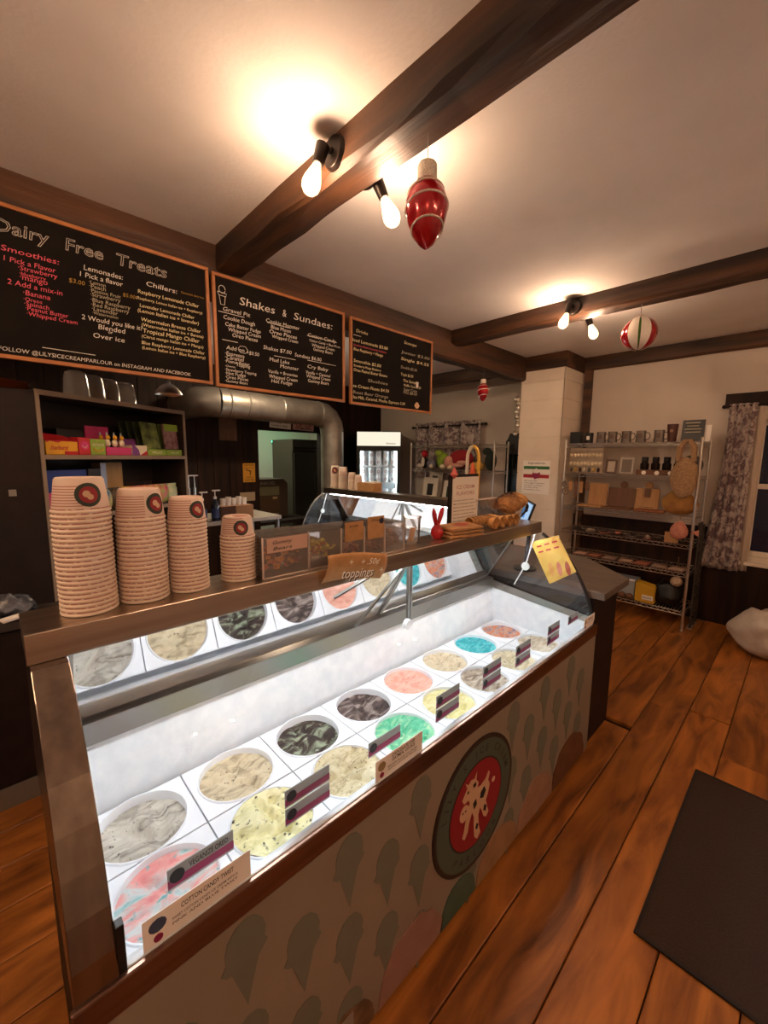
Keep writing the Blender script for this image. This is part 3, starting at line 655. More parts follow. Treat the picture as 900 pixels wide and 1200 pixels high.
def cone_patch(r0, r1, h, ang, zc, rad, lift, m, name, parent, n=20):
    """round print laid on the cup wall"""
    def P(a, s):
        u = rad*s*math.cos(a); v = rad*s*math.sin(a); z = zc+v; rr_ = r0+(r1-r0)*z/h+lift; return (rr_*math.cos(ang+u/rr_), rr_*math.sin(ang+u/rr_), z)
    V = [P(0, 0)] + [P(2*PI*i/n, .55) for i in range(n)] + [P(2*PI*i/n, 1) for i in range(n)]
    F = [(0, 1+i, 1+(i+1) % n) for i in range(n)] + [(1+i, n+1+i, n+1+(i+1) % n, 1+(i+1) % n) for i in range(n)]
    return MB().add(V, F).build(name, m, parent, True)
def cup_stack(x, y, z0, n, pitch, r0, r1, h, which, logo, name='paper_cup', group=None):
    b, q = cup_meshes(r0, r1, h); rr_ = random.Random(int(x*1000)); jx = jy = 0
    for i in range(n):
        top = i == n-1; jx += rr_.uniform(-.0003, .0003); jy += rr_.uniform(-.0003, .0003)
        lab = ('printed paper cup on top of ' if top else 'paper cup nested upside down in ') + which
        t = thing(name, lab, 'paper cup', (x+jx, y+jy, z0+i*pitch), rr_.uniform(0, 6) if not top else 0, group or 'stacked paper cups on ' + which)
        link('cup_wall', b, None, t); link('cup_rim', q, None, t)
        if top and logo is not None:
            k = h*.34
            lg = cone_patch(r0, r1, h, logo, h*.52, k, .0006, mat('cup_ring', '#2e3a2f', .6), 'cup_emblem', t)
            cone_patch(r0, r1, h, logo, h*.52, k*.7, .0011, mat('cup_red', '#93242c', .6), 'emblem_disc', lg)
            cone_patch(r0, r1, h, logo-.08, h*.55, k*.28, .0015, m_cream, 'emblem_cow', lg); cone_patch(r0, r1, h, logo+.05, h*.46, k*.24, .0016, m_cream, 'emblem_cow', lg)
cup_stack(.142, 1.125, ZD, 23, .0104, .055, .045, .076, 'the tallest cup stack at the case corner', R(-80))
cup_stack(.257, 1.13, ZD, 20, .0105, .0535, .0445, .075, 'the second cup stack from the left', R(-58))
cup_stack(.366, 1.13, ZD, 19, .0101, .0475, .0395, .066, 'the third cup stack from the left', R(-70))
cup_stack(.502, 1.132, ZD, 13, .0102, .0475, .0395, .062, 'the shortest cup stack next to the topping bins', R(-100))
# topping bins
m_bined = mat('acrylic_edge', '#e6d6cd', .2, spec=.6, trans=.2)
def bits(bx, by, bz, hh, n, kinds, seed, size, worm=False):
    q = random.Random(seed); out = []
    for mi, m in enumerate(kinds):
        mb = MB()
        for i in range(n//len(kinds)):
            x = q.uniform(-bx, bx); y = q.uniform(-by, by); top = hh*(.65+.35*math.cos(x/bx*1.4)*math.cos(y/by*1.2)); z = bz+q.uniform(.3, 1)*top
            s = size*q.uniform(.7, 1.25)
            if worm:
                a = q.uniform(0, PI); L_ = size*2.5
                mb.tube([(max(-bx, min(bx, x+L_*(k-1.5)/3*math.cos(a))), max(-by, min(by, y+L_*(k-1.5)/3*math.sin(a))), z+size*.5*math.sin(k*1.9)) for k in range(4)], s*.35, 5)
            else: mb.obox((x, y, z), (s, s*.8, s*.7), q.uniform(0, PI), q.uniform(0, PI))
        out.append(mb); out[-1].m = m
    return out
bins = [(.545, .70, 'leftmost clear bin of orange gummy bears', 'Gummy Bears', [('#c4591f', 1), ('#7e3014', 1), ('#d98d2a', 1), ('#4b2a18', 1)], False, .014, 150, .075),
        (.702, .828, 'clear bin of green and yellow gummy worms', None, [('#a4a827', 1), ('#cdbf3e', 1), ('#b35a3a', 1)], True, .013, 60, .075),
        (.83, .93, 'clear bin of dark red crumbled topping', 'Sprinkles', [('#7a2620', 1), ('#9b3a33', 1), ('#41201a', 1), ('#c98f7c', 1)], False, .008, 320, .07),
        (.932, 1.03, 'clear bin of pinkish topping behind a tall kraft label', 'Oreo', [('#a85a4c', 1), ('#8e463b', 1), ('#5a3a34', 1)], False, .009, 220, .05),
        (1.032, 1.135, 'rightmost clear bin of brown cookie chunks', None, [('#7d4a22', 1), ('#a1672f', 1), ('#5b3317', 1)], False, .012, 170, .08)]
for i, (x0, x1, lab, card, cols, worm, sz, n, hh) in enumerate(bins):
    w = x1-x0; cx = (x0+x1)/2; d = .125; H = .122 - .003*i
    t = thing('topping_bin', lab, 'topping bin', (cx, 1.128, ZD), 0, 'clear topping bins on the case deck')
    wl = MB(); g = .003
    wl.box(-w/2, w/2, -d/2, -d/2+g, 0, H).box(-w/2, w/2, d/2-g, d/2, 0, H).box(-w/2, -w/2+g, -d/2+g, d/2-g, 0, H).box(w/2-g, w/2, -d/2+g, d/2-g, 0, H).box(-w/2+g, w/2-g, -d/2+g, d/2-g, 0, g)
    wl.build('bin_walls', m_acry, t)
    ed = MB()
    for sx in (-1, 1):
        ed.box(sx*w/2-.002, sx*w/2+.002, -d/2-.001, -d/2+.003, 0, H)
    ed.box(-w/2, w/2, -d/2-.001, -d/2+.002, 0, .003).build('bin_edges', m_bined, t)
    MB().box(-w/2, w/2, -d/2, d/2, H, H+.003).build('lid', m_acry, t)
    for mb in bits(w/2-.012, d/2-.012, .008, hh, n, cols, i+5, sz, worm):
        o = mb.build('topping', mat('topping_' + mb.m[0][1:], mb.m[0], .35), t, worm); o['kind'] = 'stuff'
    if card:
        hz = {'Gummy Bears': (.075, .118), 'Sprinkles': (.07, .135), 'Oreo': (.065, .145)}[card]
        c = MB().box(-w/2+.012, w/2-.006, -d/2-.003, -d/2-.0015, *hz).build('bin_label', m_kraft if card != 'Gummy Bears' else mat('pink_card', '#c9a592', .8), t)
        for k, wd in enumerate(card.split()): text(wd, m_ink, c, (-w/2+.03, -d/2-.0036, hz[1]-.018-.018*k), w=w*.42, h=.010, shear=.3)
        if card == 'Oreo': MB().lathe([(.0005, 0), (.011, 0), (.011, .001)], (w/2-.02, -d/2-.0034, hz[1]-.018), 14, Matrix.Rotation(PI/2, 3, 'X')).build('dot', mat('navy', '#1c2140', .6), c)
# kraft toppings sign curling over the deck edge
t = thing('toppings_sign', 'brown kraft toppings sign hanging over the steel deck edge', 'sign', (.85, 1.018, 1.245), 0)
t.rotation_euler.y = R(7)
sg = MB().grid(16, 8, lambda u, v: (-.125+.25*u, .01-.028*math.sin(PI*min(1, .25+.75*(1-v)))+.006*math.sin(u*5), -.055+.092*v+.006*math.sin(u*3.2))).build('sheet', m_kraft, t, True, solid=.001)
m_wink = mat('white_ink', '#e9e2d6', .7)
text('toppings', m_ink, t, (-.073, -.031, -.036), w=.135, h=.03, shear=.35); text('toppings', m_wink, t, (-.078, -.0318, -.033), w=.135, h=.03, shear=.35)
text('+ .50¢', m_wink, t, (.0, -.029, .006), w=.085, h=.02, shear=.3); text('+', m_wink, t, (-.05, -.029, .006), h=.022); text('+', m_wink, t, (.085, -.031, -.028), h=.024)
# clear jar with wooden spoons
t = thing('spoon_jar', 'clear plastic jar with small tan spoons between bins and red figurine', 'jar', (1.255, 1.135, ZD))
MB().lathe([(.032, 0), (.034, .004), (.036, .1), (.040, .108), (.040, .112)], n=24, capa=True).build('jar', m_acry, t, True)
for k in range(5): MB().obox((.008*math.cos(k*1.3), .008*math.sin(k*1.3), .035), (.006, .003, .06), k*.7, .2*math.sin(k), .2*math.cos(k)).build('spoon', mat('pale_wood', '#c49a6c', .7), t)
# red two-eared figurine
t = thing('red_figurine', 'glossy red figurine with two long ears on the case deck', 'figurine', (1.41, 1.125, ZD))
m_rp = mat('red_plastic', '#b5101c', .3, coat=.3)
MB().lathe([(.001, 0), (.018, 0), (.026, .012), (.028, .028), (.023, .045), (.015, .056), (.012, .064), (.001, .066)], n=24).build('body', m_rp, t, True)
MB().sphere((0, -.024, .03), (.012, .008, .009), 12, 8).build('snout', m_rp, t, True)
for s, tip in ((-1, (-.028, 0, .135)), (1, (.04, 0, .14))):
    p0 = Vector((s*.006, 0, .055)); p1 = Vector(tip)
    MB().tube([p0.lerp(p1, k/6) for k in range(7)], [.006, .008, .0095, .0105, .0105, .008, .003], 10).build('ear', m_rp, t, True)
# folded kraft bags
for k in range(3):
    t = thing('paper_bag', ['bottom folded kraft bag of the stack beside the cones', 'middle folded kraft bag of the stack beside the cones', 'top folded kraft bag with red print beside the cones'][k], 'paper bag', (1.55, 1.105, ZD+.0005+.0165*k), R(-14+3*k), 'folded kraft bags on the case deck')
    MB().add([(-.1,-.062,0),(.1,-.062,0),(.1,.062,0),(-.1,.062,0),(-.1,-.06,.013),(.095,-.062,.010),(.1,.06,.015),(-.098,.062,.013)], [(3,2,1,0),(4,5,6,7),(0,1,5,4),(1,2,6,5),(2,3,7,6),(3,0,4,7)]).build('body', m_kraft, t, bevel=.003)
    MB().obox((.02, -.063, .006), (.15, .001, .0015)).build('fold_line', mat('kraft_fold', '#8d6337', .9), t)
    if k == 2:
        MB().add([(-.05,-.005,.0165),(.0,-.036,.0155),(.062,-.004,.0165),(.008,.03,.0175)], [(0,1,2,3)]).build('print', mat('bag_red', '#a8463c', .8), t)
# sugar cones lying nested, waffle cones facing forward
m_waf = mat('waffle', '#dcae70', .75, col2='#bd8447', scale=90, bump=.6)
cme = MB().lathe([(.024, 0), (.025, .004), (.0235, .012), (.021, .02), (.008, .085), (.002, .09)], n=20, M=Matrix.Rotation(PI/2, 3, 'Y')).lathe([(.024, 0), (.021, .006), (.006, .07)], n=20, M=Matrix.Rotation(PI/2, 3, 'Y')).mesh('cone')
cme.materials.append(m_waf)
for p in cme.polygons: p.use_smooth = True
for k in range(7):
    o = link('sugar_cone', cme, None, None, loc=(1.655+.026*k, 1.125-.003*k, ZD+.045+.001*k)); T(o, ['first', 'second', 'third', 'fourth', 'fifth', 'sixth', 'last'][k] + ' sugar cone of the nested row counted from the kraft bags', 'ice cream cone', 'nested sugar cones')
w2 = MB().lathe([(.03, 0), (.031, .003), (.004, .12)], n=20, M=Matrix.Rotation(-PI/2, 3, 'X')).lathe([(.028, .001), (.004, .11)], n=20, M=Matrix.Rotation(-PI/2, 3, 'X')).mesh('waffle'); w2.materials.append(m_waf)
for p in w2.polygons: p.use_smooth = True
for k in range(4):
    o = link('waffle_cone', w2, None, None, loc=(1.80+.068*k, 1.062, ZD+.034)); T(o, ['leftmost', 'second', 'third', 'rightmost'][k] + ' rolled waffle cone with open mouth forward on the deck edge', 'ice cream cone', 'waffle cones on the deck edge')
t = thing('waffle_bowl_bag', 'clear bag of tan waffle bowls on the far end of the deck', 'bag', (2.07, 1.135, ZD))
for k in range(3): MB().lathe([(.03, 0), (.05, .012), (.062, .05), (.06, .052), (.047, .014)], (-.06+.05*k, 0, .07+.012*k), 22, Matrix.Rotation(R(35), 3, 'Y')).build('waffle_bowl', m_waf, t, True)
q = MB(); q.sphere((0, 0, .085), (.15, .065, .083), 20, 12)
rr_ = random.Random(4); q.v = [(x+rr_.uniform(-.008, .008), y+rr_.uniform(-.006, .006), max(.002, z+rr_.uniform(-.008, .008))) for x, y, z in q.v]
q.build('clear_wrap', glass('plastic_wrap', '#f4ece4', .12, 1.3, .05), t, True)
# clear tray behind the cones with a kraft tag
t = thing('acrylic_tray', 'clear acrylic tray with small kraft tag behind the cones', 'tray', (2.0, 1.19, ZD))
MB().add([(-.17,-.012,0),(.17,-.012,0),(.17,.012,0),(-.17,.012,0),(-.2,-.014,.14),(.2,-.014,.14),(.2,.014,.14),(-.2,.014,.14)], [(3,2,1,0),(0,1,5,4),(1,2,6,5),(2,3,7,6),(3,0,4,7)]).build('tray', m_acry, t)
MB().tube([(-.2,-.014,.14),(.2,-.014,.14),(.2,.014,.14),(-.2,.014,.14),(-.2,-.014,.14)], .003, 6).build('tray_edge', m_bined, t)
MB().obox((-.02, -.018, .1), (.06, .001, .045), 0, 0, R(5)).build('tag', m_kraft, t)
# paper notice in a black stand with a pink paper cone on top
t = thing('notice_stand', 'white printed notice in a black upright stand on the case deck', 'sign', (1.70, 1.185, ZD))
MB().box(-.125, .12, .004, .012, 0, .275).box(-.125, .12, -.02, .03, 0, .006).build('stand', m_blackp, t)
MB().box(-.10, .118, .001, .004, .012, .262).build('sheet', m_paper, t)
for k in range(2): text(['ICE CREAM', 'FLAVORS'][k], mat('pink_ink', '#c08a84', .7), t, (-.07, .0005, .205-.032*k), w=.15, h=.018)
for k in range(8): text(['Ask us about our daily flavors and treats', 'Milk cream sugar egg and vanilla bean', 'Made fresh in small batches here each week', 'Please tell us about any nut allergies', 'All cones are baked in house', 'Dairy free options on the board', 'Pints and quarts to go in the cooler', 'Thank you for stopping by today'][k], m_ink, t, (-.09, .0005, .145-.017*k), w=.17+.02*(k % 2), h=.006)
pc = MB().lathe([(.001, .035), (.02, 0), (.001, -.02)], (-.1, -.004, .275), 5).build('paper_cone', mat('pink_paper', '#cf6a62', .7), t)
# right end service counter with chamfered corner and tablet
t = thing('service_counter', 'dark service counter with grey laminate top at the end of the case', 'counter', (2.26, .68, 0))
top = [(0, .0), (.41, 0), (.78, .385), (.78, 1.0), (0, 1.0)]
m_lam = mat('grey_laminate', '#6a5d53', .45, col2='#55493f', scale=14, stretch=(3, .3, 1))
MB().prism(top, .865, .905, 'z').build('counter_top', m_lam, t, bevel=.003)
MB().prism([(.0, .05), (.38, .05), (.72, .41), (.72, .98), (.0, .98)], 0, .865, 'z').build('cabinet', m_dark, t)
t = thing('tablet', 'tablet with lit blue screen on a stand at the end of the case', 'tablet', (2.40, 1.2, .905), R(216))
MB().cyl((0,0,0), (0,0,.012), .07, .07, 20).cyl((0,0,.01), (0,.02,.28), .012, None, 10).build('stand', m_blackp, t, True)
M_ = R(-18)
MB().obox((0, -.01, .34), (.26, .012, .19), 0, M_).build('body', m_blackp, t, bevel=.003)
MB().obox((0, -.018, .342), (.238, .002, .168), 0, M_).build('screen', emis('screen_glow', '#a9c8e8', .35), t)
MB().obox((-.03, -.0205, .36), (.13, .001, .06), 0, M_).build('screen_tile', emis('screen_tile', '#4f8ed0', .35), t)

# ================================================================== CHALKBOARD MENUS
m_chalkb = mat('chalkboard', '#120e0c', .85, col2='#191411', scale=5, spec=.12)
m_bfr = mat('orange_pine', '#94592c', .5, col2='#aa6c38', scale=12, stretch=(1, 1, 1))
INK = {'w': mat('chalk_white', '#d8d0c4', .9), 'o': mat('chalk_outline', '#bdb5a9', .9), 'p': mat('chalk_pink', '#d65a6b', .9), 'y': mat('chalk_gold', '#9c7a35', .9), 'g': mat('chalk_grey', '#a79d86', .9), 'l': mat('chalk_cream', '#e0cfa0', .9)}
def menu_board(label, x0, x1, z0, z1, lines, Y=2.352):
    t = thing('menu_board', label, 'chalkboard', (x0, Y, z0), 0, 'chalkboard menus')
    w, h = x1-x0, z1-z0; fr = .017
    MB().box(fr, w-fr, .004, .014, fr, h-fr).build('slate', m_chalkb, t)
    for a in ((0, w, 0, fr), (0, w, h-fr, h), (0, fr, fr, h-fr), (w-fr, w, fr, h-fr)): MB().box(a[0], a[1], -.004, .018, a[2], a[3]).build('frame_rail', m_bfr, t, bevel=.002)
    ls_ = []
    for s, a, b, z, c in lines:
        if c == 'o' or s.startswith('Shakes &'):
            ws = s.split(' '); n_ = len(s); i_ = 0
            for w_ in ws: ls_.append((w_, a+(b-a)*i_/n_, a+(b-a)*(i_+len(w_)-.35)/n_, z, c, True)); i_ += len(w_)+1
        else: ls_.append((s, a, b, z, c, False))
    for s, a, b, z, c, big in ls_:
        text(s, INK[c], t, (a-x0, .0034 if c != 'o' else .002, z-z0), w=b-a, outline=(c == 'o'), shear=.12, name='chalk_line', thin=-.001, hmax=.05 if big else .022, h=.05 if c == 'o' else (.043 if big else None))
    return t
B1 = [
('Dairy Free Treats',0.091,0.743,2.485,'o'),
('Smoothies:',0.109,0.295,2.415,'p'),
('1 Pick a Flavor',0.114,0.281,2.377,'p'),
('·Strawberry',0.157,0.285,2.355,'p'),
('·blueberry',0.159,0.244,2.335,'p'),
('·mango',0.159,0.249,2.318,'p'),
('2 Add a mix-in',0.118,0.297,2.289,'p'),
('·Banana',0.165,0.253,2.259,'p'),
('·Oreos',0.164,0.224,2.236,'p'),
('·Spinach',0.165,0.246,2.217,'p'),
('·Peanut Butter',0.167,0.311,2.199,'p'),
('·Whipped Cream',0.170,0.342,2.178,'p'),
('Lemonades:',0.382,0.534,2.422,'w'),
('1 Pick a flavor',0.366,0.532,2.391,'w'),
('$3.00',0.324,0.382,2.354,'y'),
('·Lemon',0.398,0.462,2.369,'g'),
('·Peach',0.398,0.461,2.351,'g'),
('·Passion Fruit',0.399,0.519,2.334,'g'),
('·Strawberry',0.400,0.518,2.316,'g'),
('·Blue Raspberry',0.400,0.557,2.293,'g'),
('·Red Raspberry',0.400,0.550,2.273,'g'),
('·Lavender',0.401,0.503,2.254,'g'),
('·Watermelon',0.402,0.502,2.238,'g'),
('2 Would you like it?',0.359,0.604,2.207,'w'),
('Blended',0.420,0.529,2.177,'w'),
('or',0.458,0.477,2.165,'w'),
('Over ice',0.398,0.523,2.135,'w'),
('Chillers:',0.633,0.775,2.424,'w'),
('Cannot be dairy free',0.794,0.908,2.433,'y'),
('$5.00',0.529,0.581,2.348,'y'),
('Raspberry Lemonade Chiller',0.594,0.881,2.381,'l'),
('(Raspberry, Lemon Italian ice + Raspberry)',0.584,0.897,2.352,'l'),
('Lavender Lemonade Chiller',0.598,0.855,2.318,'l'),
('(Lemon Italian ice + lavender)',0.588,0.876,2.293,'l'),
('Watermelon Breeze Chiller',0.601,0.884,2.253,'l'),
('(Watermelon Italian ice + Banana)',0.601,0.897,2.229,'l'),
('Tropical Mango Chiller',0.606,0.875,2.200,'l'),
('(Citrus mango Italian ice + Mango)',0.598,0.894,2.175,'l'),
('Blue Raspberry Lemonade Chiller',0.596,0.900,2.144,'l'),
('(Lemon Italian ice + Blue Raspberry)',0.597,0.902,2.121,'l'),
('FOLLOW @LILYSICECREAMPARLOUR on INSTAGRAM AND FACEBOOK',0.069,0.821,2.021,'w'),
]
B2 = [
('Shakes & Sundaes:',1.109,1.778,2.456,'w'),
('Gravel Pit',1.012,1.171,2.400,'w'),
('Cookie Dough',1.013,1.199,2.357,'w'),
('Cake Batter Fudge',1.021,1.235,2.323,'w'),
('Whipped Cream',1.038,1.234,2.297,'w'),
('Oreo Pieces',1.060,1.213,2.270,'w'),
('Cookie Monster',1.272,1.504,2.398,'w'),
('Blue Moon',1.302,1.439,2.367,'w'),
('Oreo Pieces',1.292,1.483,2.339,'w'),
('Whipped Cream',1.309,1.490,2.315,'w'),
('Cotton Candy',1.567,1.793,2.374,'w'),
('Cotton Candy + Blue Moon',1.577,1.827,2.346,'w'),
('Whipped Cream',1.597,1.781,2.318,'w'),
('Gummy Bears',1.607,1.763,2.294,'w'),
('Add on',1.021,1.128,2.196,'w'),
('+$0.50',1.141,1.220,2.190,'w'),
('·Espresso',1.014,1.127,2.164,'w'),
('·Caramel',1.013,1.123,2.143,'w'),
('·Peanut Butter',1.012,1.158,2.124,'w'),
('Topping',1.077,1.161,2.112,'w'),
('·Cherries',1.011,1.070,2.100,'w'),
('·Strawberry Topping',1.010,1.199,2.078,'w'),
('·Hot Fudge',1.010,1.131,2.057,'w'),
('·Oreo Pieces',1.009,1.146,2.036,'w'),
('·Gummy Bears',1.008,1.141,2.016,'w'),
('Shakes $7.00',1.249,1.442,2.239,'w'),
('Sundaes $6.00',1.465,1.670,2.233,'w'),
('Mud Lake',1.288,1.425,2.176,'w'),
('Monster',1.359,1.493,2.147,'w'),
('Vanilla + Brownies',1.277,1.482,2.106,'w'),
('Whipped Cream',1.283,1.481,2.076,'w'),
('Hot Fudge',1.296,1.442,2.050,'w'),
('Cry Baby',1.560,1.726,2.176,'w'),
('Vanilla + Caramel',1.547,1.743,2.139,'w'),
('Whipped Cream',1.552,1.743,2.115,'w'),
('Gummy Bears',1.562,1.729,2.087,'w'),
]
B3 = [
('Drinks',1.976,2.085,2.486,'l'),
('Iced Lemonade $3.00',1.941,2.290,2.418,'l'),
('Strawberry Blueberry Lavender Raspberry',1.951,2.276,2.390,'p'),
('Blue Raspberry + Mango',1.951,2.240,2.358,'l'),
('Smoothie $5.00',1.951,2.221,2.278,'l'),
('Strawberry Mango Blueberry',1.951,2.222,2.247,'l'),
('Oreo Peanut Butter Banana',1.951,2.287,2.214,'l'),
('Slushies',2.087,2.294,2.156,'g'),
('Ice Cream Floats $4.50',1.934,2.309,2.102,'l'),
('Root Beer Orange',1.946,2.301,2.057,'g'),
('Ice Milk, Caramel, Mocha, Espresso 5.00',1.946,2.493,2.022,'l'),
('Scoops',2.472,2.619,2.501,'l'),
('Junior $3.00',2.438,2.790,2.424,'g'),
('Single $4.25',2.439,2.782,2.372,'l'),
('Double $5.50',2.440,2.631,2.307,'g'),
('Triple $6.50',2.441,2.587,2.252,'l'),
('The Sampler',2.467,2.661,2.206,'l'),
('Waffle Cone $1.50',2.474,2.685,2.172,'l'),
('Sugar Cone',2.475,2.636,2.139,'g'),
('Pint $8.00',2.475,2.637,2.114,'g'),
]
b1 = menu_board('leftmost chalkboard with dairy free treats, smoothies and lemonades', .03, .937, 1.99, 2.597, B1)
b2 = menu_board('middle chalkboard with shakes and sundaes in white chalk', .955, 1.866, 1.985, 2.588, B2)
b3 = menu_board('rightmost chalkboard with drinks and scoops', 1.918, 2.822, 1.98, 2.58, B3)
m_u = INK['w']
for bb, ls in ((b1, [(.21, .40, 2.055)]), (b2, [(.985, 1.135, 2.39), (1.28, 1.44, 2.395), (1.56, 1.80, 2.378), (1.0, 1.09, 2.243), (1.32, 1.47, 2.21), (1.56, 1.79, 2.223)]), (b3, [(1.95, 2.02, 2.462)])):
    for a, b, z in ls: MB().box(a-bb.location.x, b-bb.location.x, .0028, .004, z-bb.location.z, z-bb.location.z+.0025).build('chalk_rule', m_u, bb)
MB().tube([(.055+.018*math.cos(a*.4), .003, .525+.02*math.sin(a*.4)) for a in range(16)], .0016, 4).tube([(.03, .003, .51), (.08, .003, .505), (.075, .003, .49), (.035, .003, .492), (.03, .003, .51)], .0016, 4).tube([(.038, .003, .49), (.045, .003, .445), (.066, .003, .445), (.072, .003, .49)], .0016, 4).build('chalk_cone', m_u, b2)
MB().tube([(.165+.028*math.cos(a*.42)*(1+.1*math.cos(a*2.5)), .003, .225+.02*math.sin(a*.42)*(1+.1*math.cos(a*2.5))) for a in range(16)], .0012, 4).build('chalk_cloud', m_u, b2)
MB().prism([(.69, .05), (.71, .03), (.735, .03), (.755, .052), (.742, .07), (.722, .083), (.703, .07)], .003, .005, 'y').build('chalk_sundae', mat('chalk_tan', '#c9a27e', .9), b3)
MB().box(.705, .735, .003, .005, .20, .245).build('sticker', mat('sticker', '#cfc4b8', .6), b3)
# ================================================================== BACK COUNTER AND CANDY SHELF
t = thing('back_counter', 'dark back counter with grey kick board left of the case', 'counter', (-1.9, 2.37, 0))
MB().box(0, 2.6, -.015, .62, .83, .868).build('counter_top', mat('dark_top', '#3b332d', .5), t, bevel=.003)
MB().box(0, 2.58, .012, .6, .1, .83).build('cabinet', m_dark, t)
for k in range(5):
    d = MB().box(.01+.515*k, .505+.515*k, 0, .012, .11, .82).build('door', m_dark, t, bevel=.003)
    MB().box(.25+.515*k-.05, .25+.515*k+.05, -.012, 0, .77, .785).build('handle', m_bronze, d)
MB().box(0, 2.58, .0, .012, 0, .1).build('kick_board', mat('grey_kick', '#6b6259', .6), t)
# black plastic heap
t = thing('plastic_bag', 'crumpled dark plastic bag on the back counter', 'bag', (.0, 2.445, .868))
q = MB().sphere((0, 0, .05), (.11, .07, .055), 20, 12); rr_ = random.Random(9)
q.v = [(x*(1+.25*noise.noise(Vector((x*25, y*25, z*25)))), y*(1+.25*noise.noise(Vector((x*25+5, y*25, z*25)))), max(0.001, z+.03*noise.noise(Vector((x*30, y*30+9, z*30))))) for x, y, z in q.v]
q.build('bag', mat('dark_film', '#23242a', .25, col2='#5a5d66', scale=30, bump=.5), t, True)
MB().obox((.03, -.085, .02), (.11, .03, .012), .5, .2).build('paper_scrap', m_paper, t, bevel=.002)
# dark hutch
t = thing('dark_hutch', 'dark closed hutch standing left of the candy shelf', 'cabinet', (0, 0, 0))
MB().prism([(-.9, 2.55), (.178, 2.55), (.06, 2.75), (-.9, 2.75)], .8685, 1.895, 'z').build('cabinet', m_dark, t)
MB().box(.055, .082, 2.547, 2.55, 1.405, 1.435).build('sticker', mat('sticker_grey', '#8d8880', .7), t)
for k in range(4):
    t = thing('copper_tray', 'brown round tray in the pile on top of the dark hutch', 'tray', (.065+.004*(k % 2), 2.63, 1.8955+.009*k), 0, 'trays on the hutch')
    MB().lathe([(.001, 0), (.085, 0), (.1, .006), (.104, .009), (.1, .009), (.085, .003), (.001, .003)], n=28).build('tray', mat('copper_brown', '#7a4326', .35, .3), t, True)
# rotated candy shelf
SX, SY, SR = .183, 2.55, R(31.1)
sh = thing('candy_shelf', 'dark open shelf with tan edges full of candy', 'shelf', (SX, SY, .8685), SR)
m_edge = mat('tan_edge', '#8d7a66', .6); m_sh = mat('shelf_dark', '#221712', .6, col2='#2b1d16', scale=6)
zb = -.8685; Ls = .965; dp = .3
MB().box(0, .018, .006, dp, 0, 1.034).build('side_panel', m_sh, sh); MB().box(Ls-.018, Ls, .006, dp, 0, 1.034).build('side_panel', m_sh, sh)
MB().box(0, Ls, .006, dp, 1.012, 1.034).build('top_board', m_sh, sh); MB().box(.018, Ls-.018, dp-.008, dp, .55, 1.012).build('back_board', m_sh, sh)
for z in (.0, .395, .71): MB().box(.018, Ls-.018, .006, dp-.008, z, z+.018).build('shelf_board', m_sh, sh)
e = MB()
for a in ((0, .018, 0, 1.034), (Ls-.018, Ls, 0, 1.034), (.018, Ls-.018, 1.01, 1.034), (.018, Ls-.018, .706, .728), (.018, Ls-.018, .39, .413)): MB().box(a[0], a[1], 0, .006, a[2], a[3]).build('edge_strip', m_edge, sh)
ca, sa = math.cos(SR), math.sin(SR)
def onsh(lx, ly, z): return (SX+lx*ca-ly*sa, SY+lx*sa+ly*ca, z)
z1 = .8685+.7285; z2 = .8685+.4135; z3 = .8685+1.0345
# dome cups
for k, (lx, ly) in enumerate(((.285, .10), (.405, .13), (.52, .15), (.635, .15))):
    t = thing('plastic_dome', ['clear plastic dome, largest and leftmost on the candy shelf', 'second clear plastic dome on top of the candy shelf', 'third clear plastic dome on top of the candy shelf', 'rightmost clear plastic dome on top of the candy shelf'][k], 'dome lid', onsh(lx, ly, z3), 0, 'clear domes on the candy shelf')
    MB().lathe([(.066, 0), (.067, .004), (.063, .01), (.055, .10), (.048, .128), (.03, .138), (.001, .14)], n=24).build('dome', glass('dome_plastic', '#f6ecdf', .06, 1.4, .03, 1, .35), t, True)
def carton(name, label, lx0, lx1, ly0, ly1, z, h, m, cat='candy box'):
    t = thing(name, label, cat, onsh((lx0+lx1)/2, 0, z), SR, 'candy on the shelf'); w = lx1-lx0
    MB().box(-w/2, w/2, ly0, ly1, 0, h).build('box', m, t, bevel=.002); return t, w
my = mat('candy_yellow', '#e0a51c', .5); mr = mat('candy_red', '#c1222b', .5); mg = mat('candy_green', '#8fae3b', .5); mpk = mat('candy_pink', '#d13a78', .5); mpu = mat('candy_purple', '#7c3c86', .5)
mcr = mat('candy_cream', '#e8d8b8', .5); mblk = mat('candy_dark', '#241c20', .5)
t, w = carton('candy_box', 'yellow and red candy box on the upper shelf', .04, .2, .02, .14, z1, .07, my)
MB().add([(-w/2, .02, .07), (-w/2, .12, .115), (-w/2, .14, .07), (-w/2, .125, .07), (w/2, .02, .07), (w/2, .12, .1), (w/2, .14, .07), (w/2, .125, .07)], [(0, 1, 2, 3), (4, 5, 6, 7), (0, 4, 5, 1), (1, 5, 6, 2), (2, 6, 7, 3), (0, 3, 7, 4)]).build('open_lid', mr, t)
text('Starburst', mr, t, (-.06, .0185, .025), w=.09, h=.022, shear=.3)
MB().prism([(-w/2+.005, .06), (-w/2+.02, .068), (-w/2+.06, .06), (-w/2+.08, .068), (w/2, .066), (w/2, .07), (-w/2, .07)], .0185, .02, 'y').build('red_edge', mr, t)
MB().box(w/2-.07, w/2, .0182, .02, 0, .018).build('red_corner', mr, t)
t, w = carton('candy_box', 'red candy box with a smiling face on the upper shelf', .205, .27, .02, .14, z1, .092, mr)
MB().prism([(.024*math.cos(a*.5236), .05+.022*math.sin(a*.5236)) for a in range(12)], .0186, .02, 'y').build('face_print', mpk, t)
